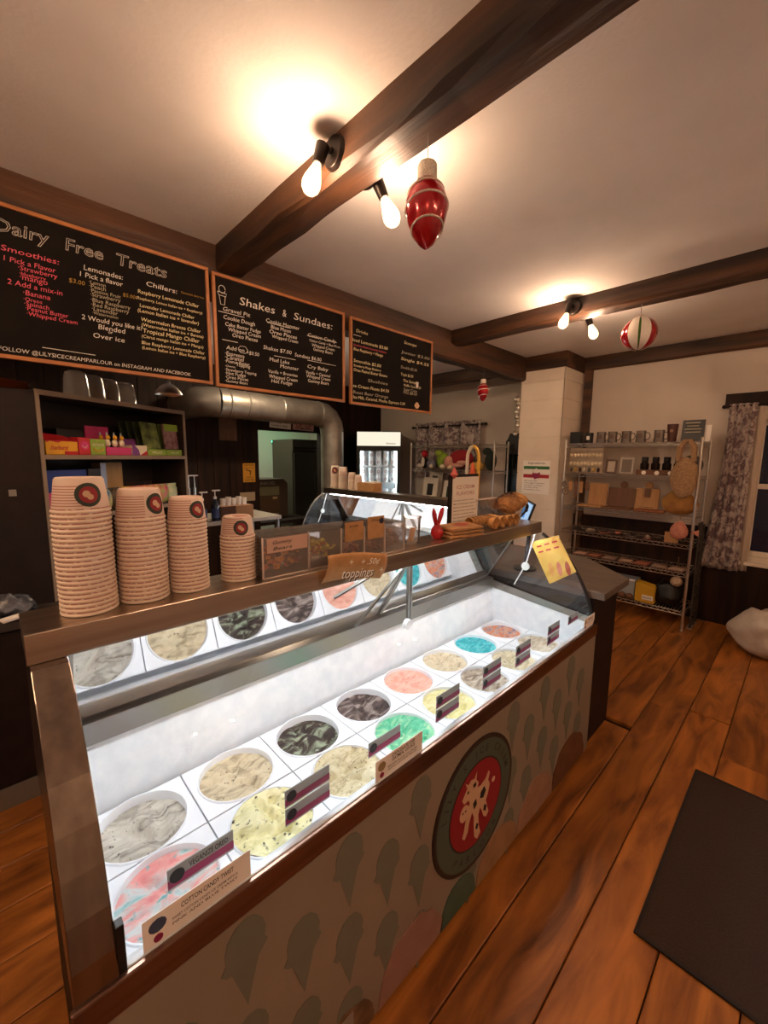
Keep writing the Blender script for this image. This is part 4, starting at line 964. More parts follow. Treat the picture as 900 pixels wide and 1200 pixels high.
MB().tube([(-.014+.028*k/6, .0182, .05-.012*math.sin(PI*k/6)) for k in range(7)], .0018, 4).build('smile', mcr, t)
t, w = carton('candy_box', 'green candy box beside the red smiling box', .272, .36, .02, .14, z1, .086, mg)
text('airheads', mcr, t, (-.034, .0185, .05), w=.068, h=.018); MB().tube([(-.03+.06*k/6, .0185, .035-.015*math.sin(PI*k/6)) for k in range(7)], .004, 4).build('rainbow', my, t)
t, w = carton('candy_box', 'dark carton standing behind the green candy box', .21, .36, .17, .28, z1, .14, mblk)
t, w = carton('lollipop_display', 'pink lollipop display on the upper shelf', .365, .53, .02, .17, z1, .045, mpk, 'candy display')
MB().box(-w/2, w/2-.02, .165, .172, .045, .165).build('back_card', mpk, t)
for k in range(6):
    xx = -w/2+.03+.045*(k % 3); yy = .045+.05*(k//3)
    lp = MB().sphere((xx, yy, .068), (.017, .015, .022), 12, 8).build('lollipop', mcr, t, True)
    MB().sphere((xx, yy-.006, .1), (.011, .011, .013), 10, 6).build('cap', my, lp, True); MB().cyl((xx, yy, .108), (xx, yy, .13), .006, .003, 8).build('tip', mat('grey_tip', '#9aa0a4', .4), lp)
t, w = carton('candy_box', 'purple candy box between lollipops and green packets', .535, .645, .02, .13, z1, .06, mcr)
MB().prism([(-w/2, 0), (0, 0), (-.01, .035), (-w/2, .075)], .0185, .02, 'y').build('purple_print', mpu, t); MB().prism([(.0, 0), (w/2, 0), (w/2, .03)], .0185, .02, 'y').build('red_print', mr, t); MB().box(-w/2, w/2, .1, .13, .06, .1).build('purple_back', mpu, t)
t, w = carton('sweets_tray', 'green tray of leaf print sweet packets on the upper shelf', .65, .8, .02, .2, z1, .04, mg, 'candy display')
text('FRUIT', mcr, t, (-.04, .0185, .012), w=.08, h=.014)
for k in range(4):
    p = MB().obox((-.012-.018*k, .06+.035*k, .125), (.125, .012, .17), 0, -R(12)).build('packet', mat('leaf_packet', '#8c9a52', .4, col2='#3b3f24', scale=18) if k == 0 else mat('dull_packet', '#3a4426', .4, col2='#20261a', scale=18), t, bevel=.003)
t, w = carton('sweets_tray', 'green tray of purple dragon fruit packets at the right end of the upper shelf', .805, .94, .02, .2, z1, .04, mg, 'candy display')
text('FRUIT', mcr, t, (-.03, .0185, .012), w=.07, h=.012)
for k in range(3):
    p = MB().obox((0, .05+.04*k, .125), (.118, .014, .165), 0, -R(6)).build('packet', mat('purple_packet', '#7f4d55', .4, col2='#b08a86', scale=30) if k == 0 else mat('dull_packet2', '#5d6a35', .4), t, bevel=.003)
    if k == 0: MB().obox((0, .041, .185), (.118, .002, .045), 0, -R(6)).build('packet_head', mg, p)
# lower shelf
t, w = carton('candy_box', 'blue candy carton on the lower shelf', .06, .3, .1, .27, z2, .235, mat('candy_blue', '#1f3a8a', .5))
MB().box(-w/2, w/2, .09, .1, 0, .12).build('pink_front', mpk, t)
t, w = carton('candy_box', 'black topped carton with light side on the lower shelf', .31, .42, .1, .27, z2, .24, mblk)
MB().box(.02, w/2, .098, .1, .1, .27).build('light_side', mat('pale_blue', '#9fb4d8', .5), t)
t, w = carton('candy_box', 'tall tan board box on the lower shelf', .47, .62, .2, .27, z2, .27, mat('tan_board', '#c9a774', .6, col2='#b8935d', scale=10, stretch=(3, 3, .4)))
for k in range(8):
    lx = .36+.072*k
    t = thing('candy_bag', ['leftmost blue and yellow candy bag', 'dark wrapped candy bag', 'yellow candy bag half hidden by the second cup stack', 'orange striped candy bag', 'red candy bag', 'flower print yellow candy bag', 'pink and green candy bag', 'rightmost pale green candy bag'][k] + ' on the lower shelf', 'candy bag', onsh(min(lx, .9), 0, z2), SR, 'candy bags on the lower shelf')
    cc = [('#3d7fb0', '#d9c95a'), ('#2a1d16', '#5b4a2a'), ('#c79a1e', '#e0c04a'), ('#d9822b', '#b0452a'), ('#b5322c', '#d8842f'), ('#e3cf4e', '#b84a58'), ('#d64d74', '#9ab35a'), ('#a9c79a', '#d8d8b0')][k]
    q = MB().sphere((0, .06, .062), (.05, .022, .062), 14, 10)
    q.v = [(max(-.046, min(.046, x*1.25)), y, max(.0, z)) for x, y, z in q.v]
    q.build('bag', mat('bag_%d' % k, cc[0], .35, col2=cc[1], scale=26), t, True)
    MB().box(-.046, .046, .058, .062, .112, .128).build('crimped_top', mat('bag_%d' % k, cc[0]), t)
# pendant behind the boards
t = thing('pendant_lamp', 'small chrome dome pendant hanging under the leftmost chalkboard', 'lamp', (.785, 2.62, 1.945))
MB().lathe([(.072, 0), (.074, .003), (.066, .018), (.048, .042), (.026, .058), (.012, .064), (.01, .078), (.001, .08)], n=28).build('shade', m_chrome, t, True)
MB().cyl((0, 0, .078), (0, 0, .8), .003, None, 6).build('cord', m_blackp, t)
# ------------------------------------------------------------------ prep table with pumps
tb = thing('prep_table', 'steel prep table with napkins and syrup pumps by the dark wall', 'table', (1.15, 3.6, 0))
MB().box(0, .905, 0, .6, .985, 1.02).build('table_top', mat('pale_top', '#a8a49c', .4), tb, bevel=.004)
for a, b in ((.03, .03), (.875, .03), (.03, .57), (.875, .57)): MB().cyl((a, b, 0), (a, b, .985), .018, None, 10).build('leg', m_steel2, tb)
MB().box(.03, .875, .03, .57, .3, .32).build('under_shelf', m_steel2, tb)
t = thing('napkin_box', 'brown cardboard box of cup sleeves on the prep table', 'box', (1.62, 3.68, 1.0205))
MB().box(-.15, .15, -.06, .12, 0, .125).build('box', mat('cardboard', '#9b7350', .8), t, bevel=.003); MB().box(-.15, -.02, -.063, -.06, 0, .125).build('dark_side', mat('cardboard_dark', '#4d2f1e', .8), t)
for k in range(5): MB().lathe([(.02, 0), (.026, .09), (.024, .09), (.019, .002)], (-.1+.05*k, .03, .1+.012*(k % 2)), 12).build('cup_sleeve', m_paper, t, True)
def pump(label, x, y, h, m):
    t = thing('pump_bottle', label, 'pump bottle', (x, y, 1.0205), 0, 'pump bottles on the prep table')
    MB().lathe([(.001, 0), (.034, 0), (.036, .006), (.036, h*.5), (.028, h*.6), (.012, h*.66), (.012, h*.7), (.001, h*.7)], n=18).build('bottle', m, t, True)
    MB().cyl((0, 0, h*.7), (0, 0, h*.78), .014, None, 12).cyl((0, 0, h*.78), (0, 0, h*.95), .005, None, 8).build('neck', m_paper, t)
    MB().obox((.012, 0, h*.97), (.07, .016, .012)).build('nozzle', m_paper, t, bevel=.002)
    MB().lathe([(.0365, h*.1), (.0365, h*.4)], n=18).build('label_band', mat('blue_label', '#2b3a66', .5), t, True)
pump('clear pump bottle with white nozzle on the prep table', 1.31, 3.64, .27, glass('syrup_clear', '#b9b09a', .05, 1.4, .1))
pump('dark blue pump bottle with white nozzle on the prep table', 1.43, 3.66, .28, mat('blue_bottle', '#1b2438', .2, spec=.7))
for k in range(3):
    t = thing('syrup_pump', ['leftmost', 'middle', 'rightmost'][k] + ' steel syrup pump behind the third cup stack', 'syrup pump', (1.225+.05*k, 3.85, 1.0205), 0, 'steel syrup pumps')
    MB().lathe([(.001, 0), (.022, 0), (.022, .2), (.012, .22), (.001, .22)], n=14).build('jar', mat('syrup_red', '#4a1714', .3), t, True)
    MB().cyl((0, 0, .22), (0, 0, .4), .006, None, 8).obox((.01, 0, .4), (.05, .01, .01)).cyl((0, 0, .22), (0, 0, .29), .012, None, 10).build('pump', m_chrome, t)
t = thing('metal_frame', 'slim tan metal frame standing right of the candy shelf', 'frame', (1.2, 3.9, 1.0205))
for a in (-.03, .03): MB().box(a-.007, a+.007, -.01, .01, 0, .72).build('post', mat('tan_metal', '#7d7263', .4, .6), t)
MB().box(-.037, .037, -.01, .01, .72, .735).build('top_bar', mat('tan_metal', '#7d7263'), t)
# ------------------------------------------------------------------ duct
m_duct = mat('galvanised', '#b5b0a8', .42, .75, col2='#8f8a83', scale=5, lo=.3, hi=.7)
t = thing('vent_duct', 'large galvanised vent duct running under the chalkboards', 'duct', (0, 0, 0))
YD = 4.8; zc = 2.185; r = .165
MB().cyl((1.95, YD, zc+.02), (3.35, YD, zc), r, None, 32, False).build('pipe', m_duct, t, True)
MB().tube([(1.96, YD, zc+.02), (1.86, YD+.02, zc+.02), (1.79, YD+.09, zc+.02), (1.76, YD+.2, zc+.02), (1.76, YB, zc+.02)], r*1.01, 28, False).build('rear_elbow', m_duct, t, True)
MB().tube([(3.34, YD, zc), (3.42, YD, zc-.012), (3.5, YD, zc-.06), (3.555, YD, zc-.14), (3.575, YD, zc-.24)], r*1.01, 28, False).build('elbow', m_duct, t, True)
MB().cyl((3.575, YD, zc-.23), (3.575, YD, 1.0), r*.98, None, 28, False).build('drop_pipe', m_duct, t, True)
for x in (2.06, 2.28, 2.75, 3.33): MB().lathe([(r*1.0, -.012), (r*1.04, 0), (r*1.0, .012)], (x, YD, zc+.02*(3.35-x)/1.4), 32, Matrix.Rotation(PI/2, 3, 'Y')).build('seam_ring', m_duct, t, True)
# ------------------------------------------------------------------ on the dark wall
def wall_sign(label, x0, x1, z0, z1, m, name='wall_sign', tilt=0):
    t = thing(name, label, 'sign', ((x0+x1)/2, YB-.004, (z0+z1)/2)); t.rotation_euler.y = tilt
    w, h = x1-x0, z1-z0; MB().box(-w/2, w/2, -.001, .002, -h/2, h/2).build('sheet', m, t); return t, w, h
t, w, h = wall_sign('yellow caution sign on the dark wall left of the kitchen opening', 2.505, 2.682, 1.24, 1.5, mat('caution_yellow', '#b97f12', .6))
text('CAUTION', m_ink, t, (0, -.0018, h*.36), w=w*.8, h=h*.09, align='c'); MB().box(-w*.42, w*.42, -.002, -.001, h*.25, h*.27).build('rule', m_ink, t)
text('WATCH', m_ink, t, (0, -.0018, -h*.3), w=w*.5, h=h*.1, align='c'); text('YOUR STEP', m_ink, t, (0, -.0018, -h*.44), w=w*.8, h=h*.1, align='c')
MB().tube([(-.03, -.002, .03), (.0, -.002, .035), (.02, -.002, .0), (.01, -.002, -.035)], .006, 6).tube([(0, -.002, .03), (.035, -.002, .02)], .005, 6).sphere((-.035, -.002, .045), (.01, .002, .01), 10, 6).build('figure', m_ink, t)
t, w, h = wall_sign('white identity check sign taped above the kitchen opening', 2.925, 3.27, 2.0, 2.165, m_paper, tilt=R(3))
MB().box(-w/2, w/2, -.0015, -.001, h*.34, h*.5).build('red_band', m_red, t)
text('Identity', m_ink, t, (-w*.4, -.0018, -h*.02), w=w*.45); text('I.D.', m_ink, t, (w*.16, -.0018, -h*.02), w=w*.2); text('Coming In Only', m_ink, t, (-w*.42, -.0018, -h*.36), w=w*.75)
t, w, h = wall_sign('pinkish no smoking sign with two round symbols above the kitchen opening', 3.3, 3.67, 1.99, 2.16, mat('pink_sign', '#c9a39c', .7), tilt=R(2))
for sx in (-1, 1):
    MB().tube([(sx*w*.22+.048*math.cos(a*.449), -.002, .012+.048*math.sin(a*.449)) for a in range(15)], .006, 5).tube([(sx*w*.22-.034, -.002, .046), (sx*w*.22+.034, -.002, -.022)], .005, 5).box(sx*w*.22-.03, sx*w*.22+.03, -.002, -.001, .008, .016).build('ban_symbol', m_red, t)
text('NO SMOKING', m_ink, t, (0, -.0018, -h*.42), w=w*.75, h=h*.16, align='c')
t, w, h = wall_sign('bare tan wood patch on the dark wall under the duct', 2.2, 2.44, 1.8, 2.14, mat('bare_wood', '#5a4030', .7, col2='#6d4f3b', scale=20, stretch=(3, 1, .2)), 'wood_patch')
t['category'] = 'panel'
t, w, h = wall_sign('beige blank switch plate on the dark wall', 2.45, 2.67, .98, 1.1, mat('switch_plate', '#a08a6c', .6), 'switch_plate'); t['category'] = 'switch plate'
# ------------------------------------------------------------------ kitchen
t = thing('reach_in_freezer', 'tall steel freezer seen through the kitchen opening', 'freezer', (3.86, 6.35, 0))
m_fz = mat('freezer_steel', '#5c564c', .4, .8)
MB().box(0, .75, 0, .7, .1, 1.9).build('cabinet', m_fz, t, bevel=.006)
MB().box(.02, .73, -.03, 0, .15, 1.66).build('door', m_fz, t, bevel=.006); MB().box(0, .75, -.02, 0, 1.68, 1.9).build('header', m_fz, t, bevel=.004); MB().box(.02, .73, -.025, -.02, 1.74, 1.765).build('vent_slot', m_blackp, t)
MB().box(.44, .52, -.045, -.03, .98, 1.3).build('recess_handle', mat('handle_grey', '#37332d', .5), t, bevel=.004); MB().box(.05, .7, .05, .65, 0, .1).build('base', m_blackp, t)
t = thing('kitchen_oven', 'brown countertop oven with lettering inside the kitchen opening', 'oven', (3.0, 5.95, .62))
m_ov = mat('oven_brown', '#3d2f22', .5)
MB().prism([(-.05, 0), (.52, 0), (.52, .55), (.44, .62), (-.05, .62)], 0, .5, 'y').build('housing', m_ov, t, bevel=.006)
MB().box(-.0, .36, -.006, 0, .36, .5).build('control_panel', mat('oven_panel', '#6f6a4a', .5), t); MB().box(0, .36, -.008, 0, .06, .34).build('oven_door', mat('oven_door', '#4a3620', .4), t, bevel=.004); MB().box(.02, .34, -.012, -.006, .05, .065).build('oven_rail', m_chrome, t)
MB().box(.24, .32, -.012, -.008, .3, .335).build('tag', mat('oven_tag', '#a9916a', .5), t)
text('UNIKOEL', mat('oven_text', '#8d8578', .5), t, (.0, -.004, .53), w=.3, h=.05)
t = thing('kitchen_bench', 'dark kitchen bench under the oven', 'table', (2.75, 5.62, 0))
MB().box(0, .98, 0, 1.0, .56, .61).build('bench_top', m_dark, t, bevel=.004)
for a, b in ((.05, .05), (.93, .05), (.05, .95), (.93, .95)): MB().box(a-.03, a+.03, b-.03, b+.03, 0, .56).build('leg', m_dark, t)
t = thing('kitchen_ceiling_lamp', 'kitchen ceiling light behind the opening', 'lamp', (3.2, 6.3, 2.7)); MB().box(-.3, .3, -.1, .1, 0, .04).build('housing', m_paper, t); MB().box(-.28, .28, -.09, .09, -.01, 0).build('diffuser', emis('kitchen_light', (1, .93, .72), 30), t)
t = thing('green_light', 'green light strip on top of the kitchen freezer', 'lamp', (4.25, 7.1, 1.86)); MB().box(-.35, .35, 0, .04, -.04, .0).build('housing', m_blackp, t); MB().box(-.35, .35, .0, .035, 0, .03).build('green_tube', emis('green_glow', (.03, .8, .42), 3.5), t)
# ------------------------------------------------------------------ upright cooler
ck = thing('upright_cooler', 'black glass door cooler with lit header in the far corner', 'cooler', (4.133, 4.918, 0), math.atan2(-.69, .72))
wC, dC = .684, .62
MB().box(0, .04, 0, dC, .1, 2.0).box(wC-.04, wC, 0, dC, .1, 2.0).box(.04, wC-.04, dC-.04, dC, .1, 2.0).box(.04, wC-.04, 0, dC-.04, .1, .2).box(.04, wC-.04, 0, dC-.04, 1.74, 2.0).build('cabinet', m_blackp, ck)
MB().box(.02, wC-.02, .02, dC-.02, 0, .1).build('base', m_blackp, ck)
MB().box(.04, wC-.04, dC-.05, dC-.04, .2, 1.74).box(.04, .046, .02, dC-.05, .2, 1.74).box(wC-.046, wC-.04, .02, dC-.05, .2, 1.74).build('liner', m_white, ck)
hd = MB().box(.008, wC-.008, -.02, 0, 1.775, 1.985).build('lit_header', emis('cooler_header', (1, .88, .7), .36), ck)
text('Avantco', mat('header_ink', '#4a4440', .6), hd, (wC*.66, -.022, 1.80), w=.15, h=.03, shear=.2)
fr = MB().box(.0, wC, -.02, -.002, 1.70, 1.765).box(0, .06, -.02, -.002, .15, 1.70).box(wC-.06, wC, -.02, -.002, .15, 1.70).box(.06, wC-.06, -.02, -.002, .15, .22).build('door_frame', m_blackp, ck)
MB().box(.06, wC-.06, -.013, -.009, .22, 1.70).build('door_glass', m_glass, ck)
MB().cyl((.055, .03, .25), (.055, .03, 1.69), .008, None, 8).build('light_tube', emis('cooler_tube', (.85, 1, .97), 12), ck); MB().cyl((wC-.055, .03, .25), (wC-.055, .03, 1.69), .008, None, 8).build('light_tube', emis('cooler_tube', (1, 1, 1), 6), ck)
for z in (.5, .86, 1.19, 1.45): MB().box(.046, wC-.046, .03, dC-.06, z, z+.022).build('shelf', m_plate, ck)
cvec = Vector((.72, -.69, 0)).normalized(); cin = Vector((.69, .72, 0)).normalized()
pt = None
for z, rows in ((1.473, 2), (1.213, 2), (.883, 2)):
    for rw in range(rows):
        for k in range(5):
            p = Vector((4.133, 4.918, 0)) + cvec*(.11+.115*k) + cin*.09; lc = (p.x, p.y, z+rw*.113)
            if pt is None:
                pt = thing('ice_cream_pint', 'white printed pint tub in the lit cooler', 'ice cream pint', lc, math.atan2(-.69, .72), 'pints in the cooler')
                MB().lathe([(.001, 0), (.038, 0), (.046, .095), (.001, .096)], n=18).build('tub', m_plate, pt, True); MB().lathe([(.048, .092), (.049, .108), (.046, .111), (.001, .111)], n=18).build('lid', m_plate, pt, True)
                cone_patch(.038, .046, .095, -PI/2, .05, .022, .0008, mat('pint_ring', '#8a5a64', .6), 'emblem', pt); cone_patch(.038, .046, .095, -PI/2, .05, .013, .0014, m_plate, 'emblem_disc', pt)
            else: dup(pt, lc)
# ------------------------------------------------------------------ cups and box on the second case
YS = [(3.84, 14, .011, .052, .044, .11), (3.69, 13, .011, .052, .044, .11), (3.53, 10, .011, .045, .038, .085), (3.42, 8, .011, .045, .038, .085)]
ZE = 1.2455
for k, (yy, n, pt_, r0, r1, h) in enumerate(YS):
    cup_stack(2.9, yy, ZE, n, pt_, r0, r1, h, ['the farthest tall stack on the rear case', 'the second tall stack on the rear case', 'the medium stack on the rear case', 'the short stack on the rear case'][k], -PI/2-.7 if k < 1 else None)
t = thing('cardboard_tray', 'brown cardboard tray of lids on the rear case', 'box', (2.9, 3.24, ZE)); MB().box(-.06, .06, -.13, .13, 0, .085).build('box', m_kraft, t, bevel=.003); MB().box(-.055, .055, -.125, .0, .085, .1).build('lid_pile', m_paper, t, bevel=.002)
# yellow arch with orange cone
t = thing('cone_trophy', 'white and yellow arch stand with orange cone on the rear case', 'display stand', (2.9, 1.955, ZE), R(0))
arc = [(0, -.055, .0)] + [(0, -.055-.0*k, .07*k) for k in range(1, 6)] + [(0, -.055*math.cos(PI*k/10), .35+.1*math.sin(PI*k/10)) for k in range(1, 10)] + [(0, .055, .07*k) for k in range(5, -1, -1)]
MB().tube(arc[:11], .014, 10).build('yellow_arm', mat('yellow_plastic', '#d8a63a', .5), t, True); MB().tube(arc[10:], .014, 10).build('white_arm', mat('cream_plastic', '#e3d6bf', .5), t, True)
MB().cyl((0, 0, .16), (0, 0, .32), .04, .008, 18).build('orange_cone', mat('orange_plastic', '#d2562c', .5), t, True); MB().cyl((0, 0, 0), (0, 0, .16), .045, .03, 18).build('stem', m_blackp, t, True)
MB().box(-.03, .03, -.09, .09, 0, .012).build('base', m_blackp, t)
# ================================================================== WIRE RACKS
def wire_shelf(L_, D_, parent, z, name='wire_shelf'):
    mb = MB()
    for y_ in (0, D_):
        mb.cyl((0, y_, z), (L_, y_, z), .004, None, 6, False).cyl((0, y_, z-.03), (L_, y_, z-.03), .004, None, 6, False)
        n = int(L_/.045); mb.tube([(L_*i/n, y_, z if i % 2 else z-.03) for i in range(n+1)], .003, 4, False)
    for x_ in (0, L_): mb.cyl((x_, 0, z), (x_, D_, z), .004, None, 6, False).cyl((x_, 0, z-.03), (x_, D_, z-.03), .004, None, 6, False)
    n = int(L_/.025)
    for i in range(1, n): mb.cyl((L_*i/n, 0, z+.004), (L_*i/n, D_, z+.004), .0022, None, 4, False)
    return mb.build(name, m_chrome, parent, True)
def rack(label, loc, L_, D_, zs, H):
    """length runs along local x, depth along local y"""
    t = thing('wire_rack', label, 'shelving', loc, -PI/2)
    for a, b in ((0, 0), (L_, 0), (0, D_), (L_, D_)): MB().cyl((a, b, .012), (a, b, H), .0125, None, 12).cyl((a, b, 0), (a, b, .012), .018, .014, 12).cyl((a, b, H), (a, b, H+.008), .014, .01, 12).build('post', m_chrome, t, True)
    for z in zs: wire_shelf(L_, D_, t, z)
    return t
# local x -> world -Y, local y -> world +X
RX, RY, RL, RD = 4.6, 1.90, 1.2, .44
ZR = [.18, .545, .815, 1.085, 1.445, 1.765]
rack('tall wire shelving rack of gifts along the right wall', (RX, RY, 0), RL, RD, ZR, 1.80)
rack('wire shelving rack of plush toys under the short curtain', (4.62, 4.22, 0), 1.42, .34, [.5, .95, 1.43, 1.775], 1.81)
def G(name, label, cat, y, z, x=4.72, rz=0, group='gifts on the wire rack'): return thing(name, label, cat, (x, y, z+.0075), rz, group)
m_mug = glass('mug_glass', '#d8cbb8', .05, 1.45, .05, 1, .22); m_wl = mat('light_board', '#b98a57', .6, col2='#a87846', scale=14, stretch=(1, 3, .3)); m_wd = mat('walnut_board', '#5f3c24', .6, col2='#714a2d', scale=14, stretch=(1, 3, .3))
Z = ZR[5]
t = G('black_box', 'plain black gift box on the top shelf beside the pillar', 'box', 1.83, Z); MB().box(-.06, .06, -.055, .055, 0, .12).build('box', m_blackp, t, bevel=.003); MB().box(-.062, .062, -.057, .057, .095, .122).build('lid', m_blackp, t, bevel=.002)
t = G('black_mug', 'black mug with pale emblem on the top shelf', 'mug', 1.705, Z); MB().lathe([(.001, 0), (.038, 0), (.04, .11), (.037, .11), (.035, .006), (.001, .006)], n=20).build('cup', m_blackp, t, True); MB().box(-.042, -.0385, -.015, .015, .035, .075).build('emblem', m_paper, t)
for k, yy in enumerate((1.585, 1.475, 1.345, 1.215, 1.06)):
    t = G('glass_mug', ['first', 'second', 'third', 'fourth', 'fifth'][k] + ' smoky glass mug from the pillar on the top shelf', 'mug', yy, Z, group='glass mugs on the top shelf')
    MB().lathe([(.001, 0), (.045, 0), (.047, .01), (.043, .05), (.044, .115), (.042, .115), (.04, .05), (.043, .014), (.001, .012)], n=20).build('cup', m_mug, t, True)
    MB().tube([(-.0, -.043-.0, .095), (0, -.07, .09), (0, -.08, .06), (0, -.066, .03), (0, -.044, .026)], .006, 8).build('handle', m_mug, t, True)
    MB().box(-.0465, -.0445, -.02, .02, .04, .085).build('printed_emblem', mat('mug_print', '#5b4a40', .6), t)
t = G('brown_tumbler', 'tall brown tumbler on the top shelf', 'tumbler', .955, Z); MB().lathe([(.001, 0), (.034, 0), (.046, .165), (.044, .165), (.033, .006), (.001, .006)], n=20).build('cup', mat('tumbler_brown', '#4a261a', .4), t, True); MB().box(-.044, -.0395, -.012, .012, .09, .115).build('emblem', mat('tan_print', '#8e6e50', .6), t)
t = G('price_sign', 'black price sign leaning at the end of the top shelf', 'sign', .80, Z, 4.74); MB().obox((0, 0, .1), (.008, .17, .2), 0, 0, R(9)).build('board', m_blackp, t)
for k in range(6): MB().obox((-.0165+.005*(k-2.5), .0, .1+.028*(2.5-k)), (.0015, [.11, .09, .13, .12, .08, .12][k], .009), 0, 0, R(9)).build('chalk_line', INK['g'], t)
MB().obox((.03, -.1, .075), (.006, .06, .15), 0, 0, R(6)).build('white_card', m_paper, t)
Z = ZR[4]
t = G('charm_display', 'white wooden display stand hung with beaded charms', 'display stand', 1.72, Z, 4.72)
m_wb = mat('whitewash', '#b9a994', .7, col2='#a99881', scale=12)
MB().box(-.01, .01, -.17, .17, 0, .27).build('back_board', m_wb, t, bevel=.003)
for zz_ in (.085, .165, .245): MB().box(-.04, .0, -.17, .17, zz_-.012, zz_).build('ledge', m_wb, t)
for k in range(9):
    for rw, zz_ in ((0, .1), (1, .19)): MB().sphere((-.025, -.15+.0375*k, zz_), (.018, .019, .02), 10, 6).build('bead', mat('cream_bead', '#d9c6a6', .6), t, True)
for k in range(7): MB().sphere((-.03, -.14+.047*k, .035), (.018, .016, .026), 10, 6).build('trinket', mat(['t0', 't1', 't2', 't3'][k % 4], ['#3b1c1a', '#b3924c', '#55514c', '#c9b8a4'][k % 4], .5), t, True)
for k, (yy, h, w, m, lab) in enumerate(((1.475, .15, .11, mat('brown_frame', '#5b4438', .6), 'brown framed print with a pale centre'), (1.33, .17, .13, mat('pale_frame', '#a89c8e', .6), 'pale framed print leaning on the brown one'))):
    t = G('picture_frame', lab + ' on the second shelf', 'picture', yy, Z, 4.76, group='frames on the second shelf')
    MB().obox((0, 0, h/2), (.012, w, h), 0, 0, R(10)).build('frame', m, t, bevel=.002); MB().obox((-.0075, 0, h/2), (.002, w-.04, h-.04), 0, 0, R(10)).build('print', mat('print_%d' % k, ['#b9ab9b', '#6f6258'][k], .7), t)
t = thing('bottle_tray', 'wooden tray carrying dark bottles on the second shelf', 'tray', (4.72, 1.02, Z+.0075)); MB().box(-.05, .05, -.2, .2, 0, .05).build('tray', m_wd, t, bevel=.003)
for k in range(3): MB().lathe([(.0005, 0), (.02, 0), (.02, .002)], (-.052, -.11+.11*k+.02, .022), 16, Matrix.Rotation(-PI/2, 3, 'Y')).build('round_tag', m_paper, t)
for k in range(4):
    t = thing('dark_bottle', ['leftmost', 'second', 'third', 'rightmost'][k] + ' dark bottle with black cap in the wooden tray', 'bottle', (4.72, 1.16-.093*k, Z+.0585), 0, 'dark bottles in the tray')
    MB().lathe([(.001, 0), (.036, 0), (.038, .01), (.038, .06), (.025, .075), (.001, .078)], n=18).build('bottle', mat('dark_amber', '#1a0c09', .25), t, True); MB().lathe([(.028, .074), (.03, .078), (.03, .125), (.001, .127)], n=16).build('cap', mat('cap_black', '#170e0c', .5), t, True)
t = G('round_plate', 'round green painted plate on the second shelf', 'plate', .79, Z, 4.76); MB().lathe([(.001, 0), (.085, 0), (.095, .01), (.09, .012), (.001, .006)], (0, 0, .1), 28, Matrix.Rotation(-PI/2+.15, 3, 'Y')).build('plate', mat('plate_rim', '#1d1a14', .4), t, True); MB().prism([(.06*math.cos(a*.4), .1-.01+.035*math.sin(a*.4)) for a in range(16)], -.022, -.018, 'x').build('painted_hill', mat('hill_green', '#5c6d3c', .6), t)
t = G('white_charm', 'small white pot beside the round plate', 'pot', .845, Z, 4.68); MB().lathe([(.001, 0), (.03, 0), (.036, .05), (.03, .055), (.001, .05)], n=16).build('pot', m_paper, t, True)
# hanging wooden tags on the rack's pillar end
for k in range(5):
    yy = 1.87-.055*k; L_ = [.2, .1, .18, .12, .08][k]
    t = thing('hanging_tag', ['round cut-out tag chain hanging at the rack corner', 'short wooden tag hanging under the second shelf', 'long wooden tag hanging under the second shelf', 'thin wooden tag hanging under the second shelf', 'small pale tag hanging under the second shelf'][k], 'tag', (4.59, yy, ZR[4]-.035), 0, 'tags hanging under the second shelf')
    MB().cyl((0, 0, 0), (0, 0, -.05), .0015, None, 5).build('string', m_kraft, t)
    if k == 0:
        for q in range(2): MB().tube([(0, .032*math.cos(a*.449), -.085-.075*q+.032*math.sin(a*.449)) for a in range(15)], .008, 6).sphere((0, 0, -.085-.075*q), (.005, .012, .012), 8, 6).build('ring', mat('grey_wood', '#7c6a58', .7), t, True)
    else: MB().box(-.005, .005, -.018, .018, -.05-L_, -.05).build('tag', m_wl if k % 2 else m_wd, t, bevel=.003)
Z = ZR[3]
for k, (yy, w, h, m, hd, lab) in enumerate(((1.60, .19, .25, m_wl, False, 'pale cutting board standing at the pillar end'), (1.37, .27, .21, m_wd, True, 'dark walnut cutting board standing in the middle'), (1.13, .21, .22, m_wl, True, 'pale cutting board with a round handle'))):
    t = G('cutting_board', lab + ' of the third shelf', 'cutting board', yy, Z, 4.84 if k == 1 else 4.8, group='cutting boards standing on the third shelf')
    MB().obox((0, 0, h/2), (.018, w, h), 0, 0, R(9)).build('board', m, t, bevel=.008)
    if hd: MB().cyl((.03, 0, h+.03), (.048, 0, h+.03), .035, None, 20).build('handle', m, t, bevel=.003)
    if k == 2: MB().obox((-.012, 0, h*.8), (.004, .05, .09), 0, 0, R(9)).build('leather_strap', m_wd, t)
    if k != 1: MB().tube([(-.035, -.06, .002), (-.02, -.06, .03), (-.02, .06, .03), (-.035, .06, .002)], .003, 6).build('wire_stand', m_bronze, t, True)
for k, (yy, w, lab, m) in enumerate(((1.62, .24, 'pale flat board lying by the pillar end', m_wl), (1.36, .26, 'dark flat board lying in the middle', m_wd), (1.07, .26, 'reddish flat board lying at the near end', mat('cherry_board', '#8a4f2c', .6)))):
    t = G('serving_board', lab + ' of the third shelf', 'cutting board', yy, Z, 4.68, group='boards lying on the third shelf'); MB().box(-.07, .06, -w/2, w/2, 0, .02).build('board', m, t, bevel=.006)
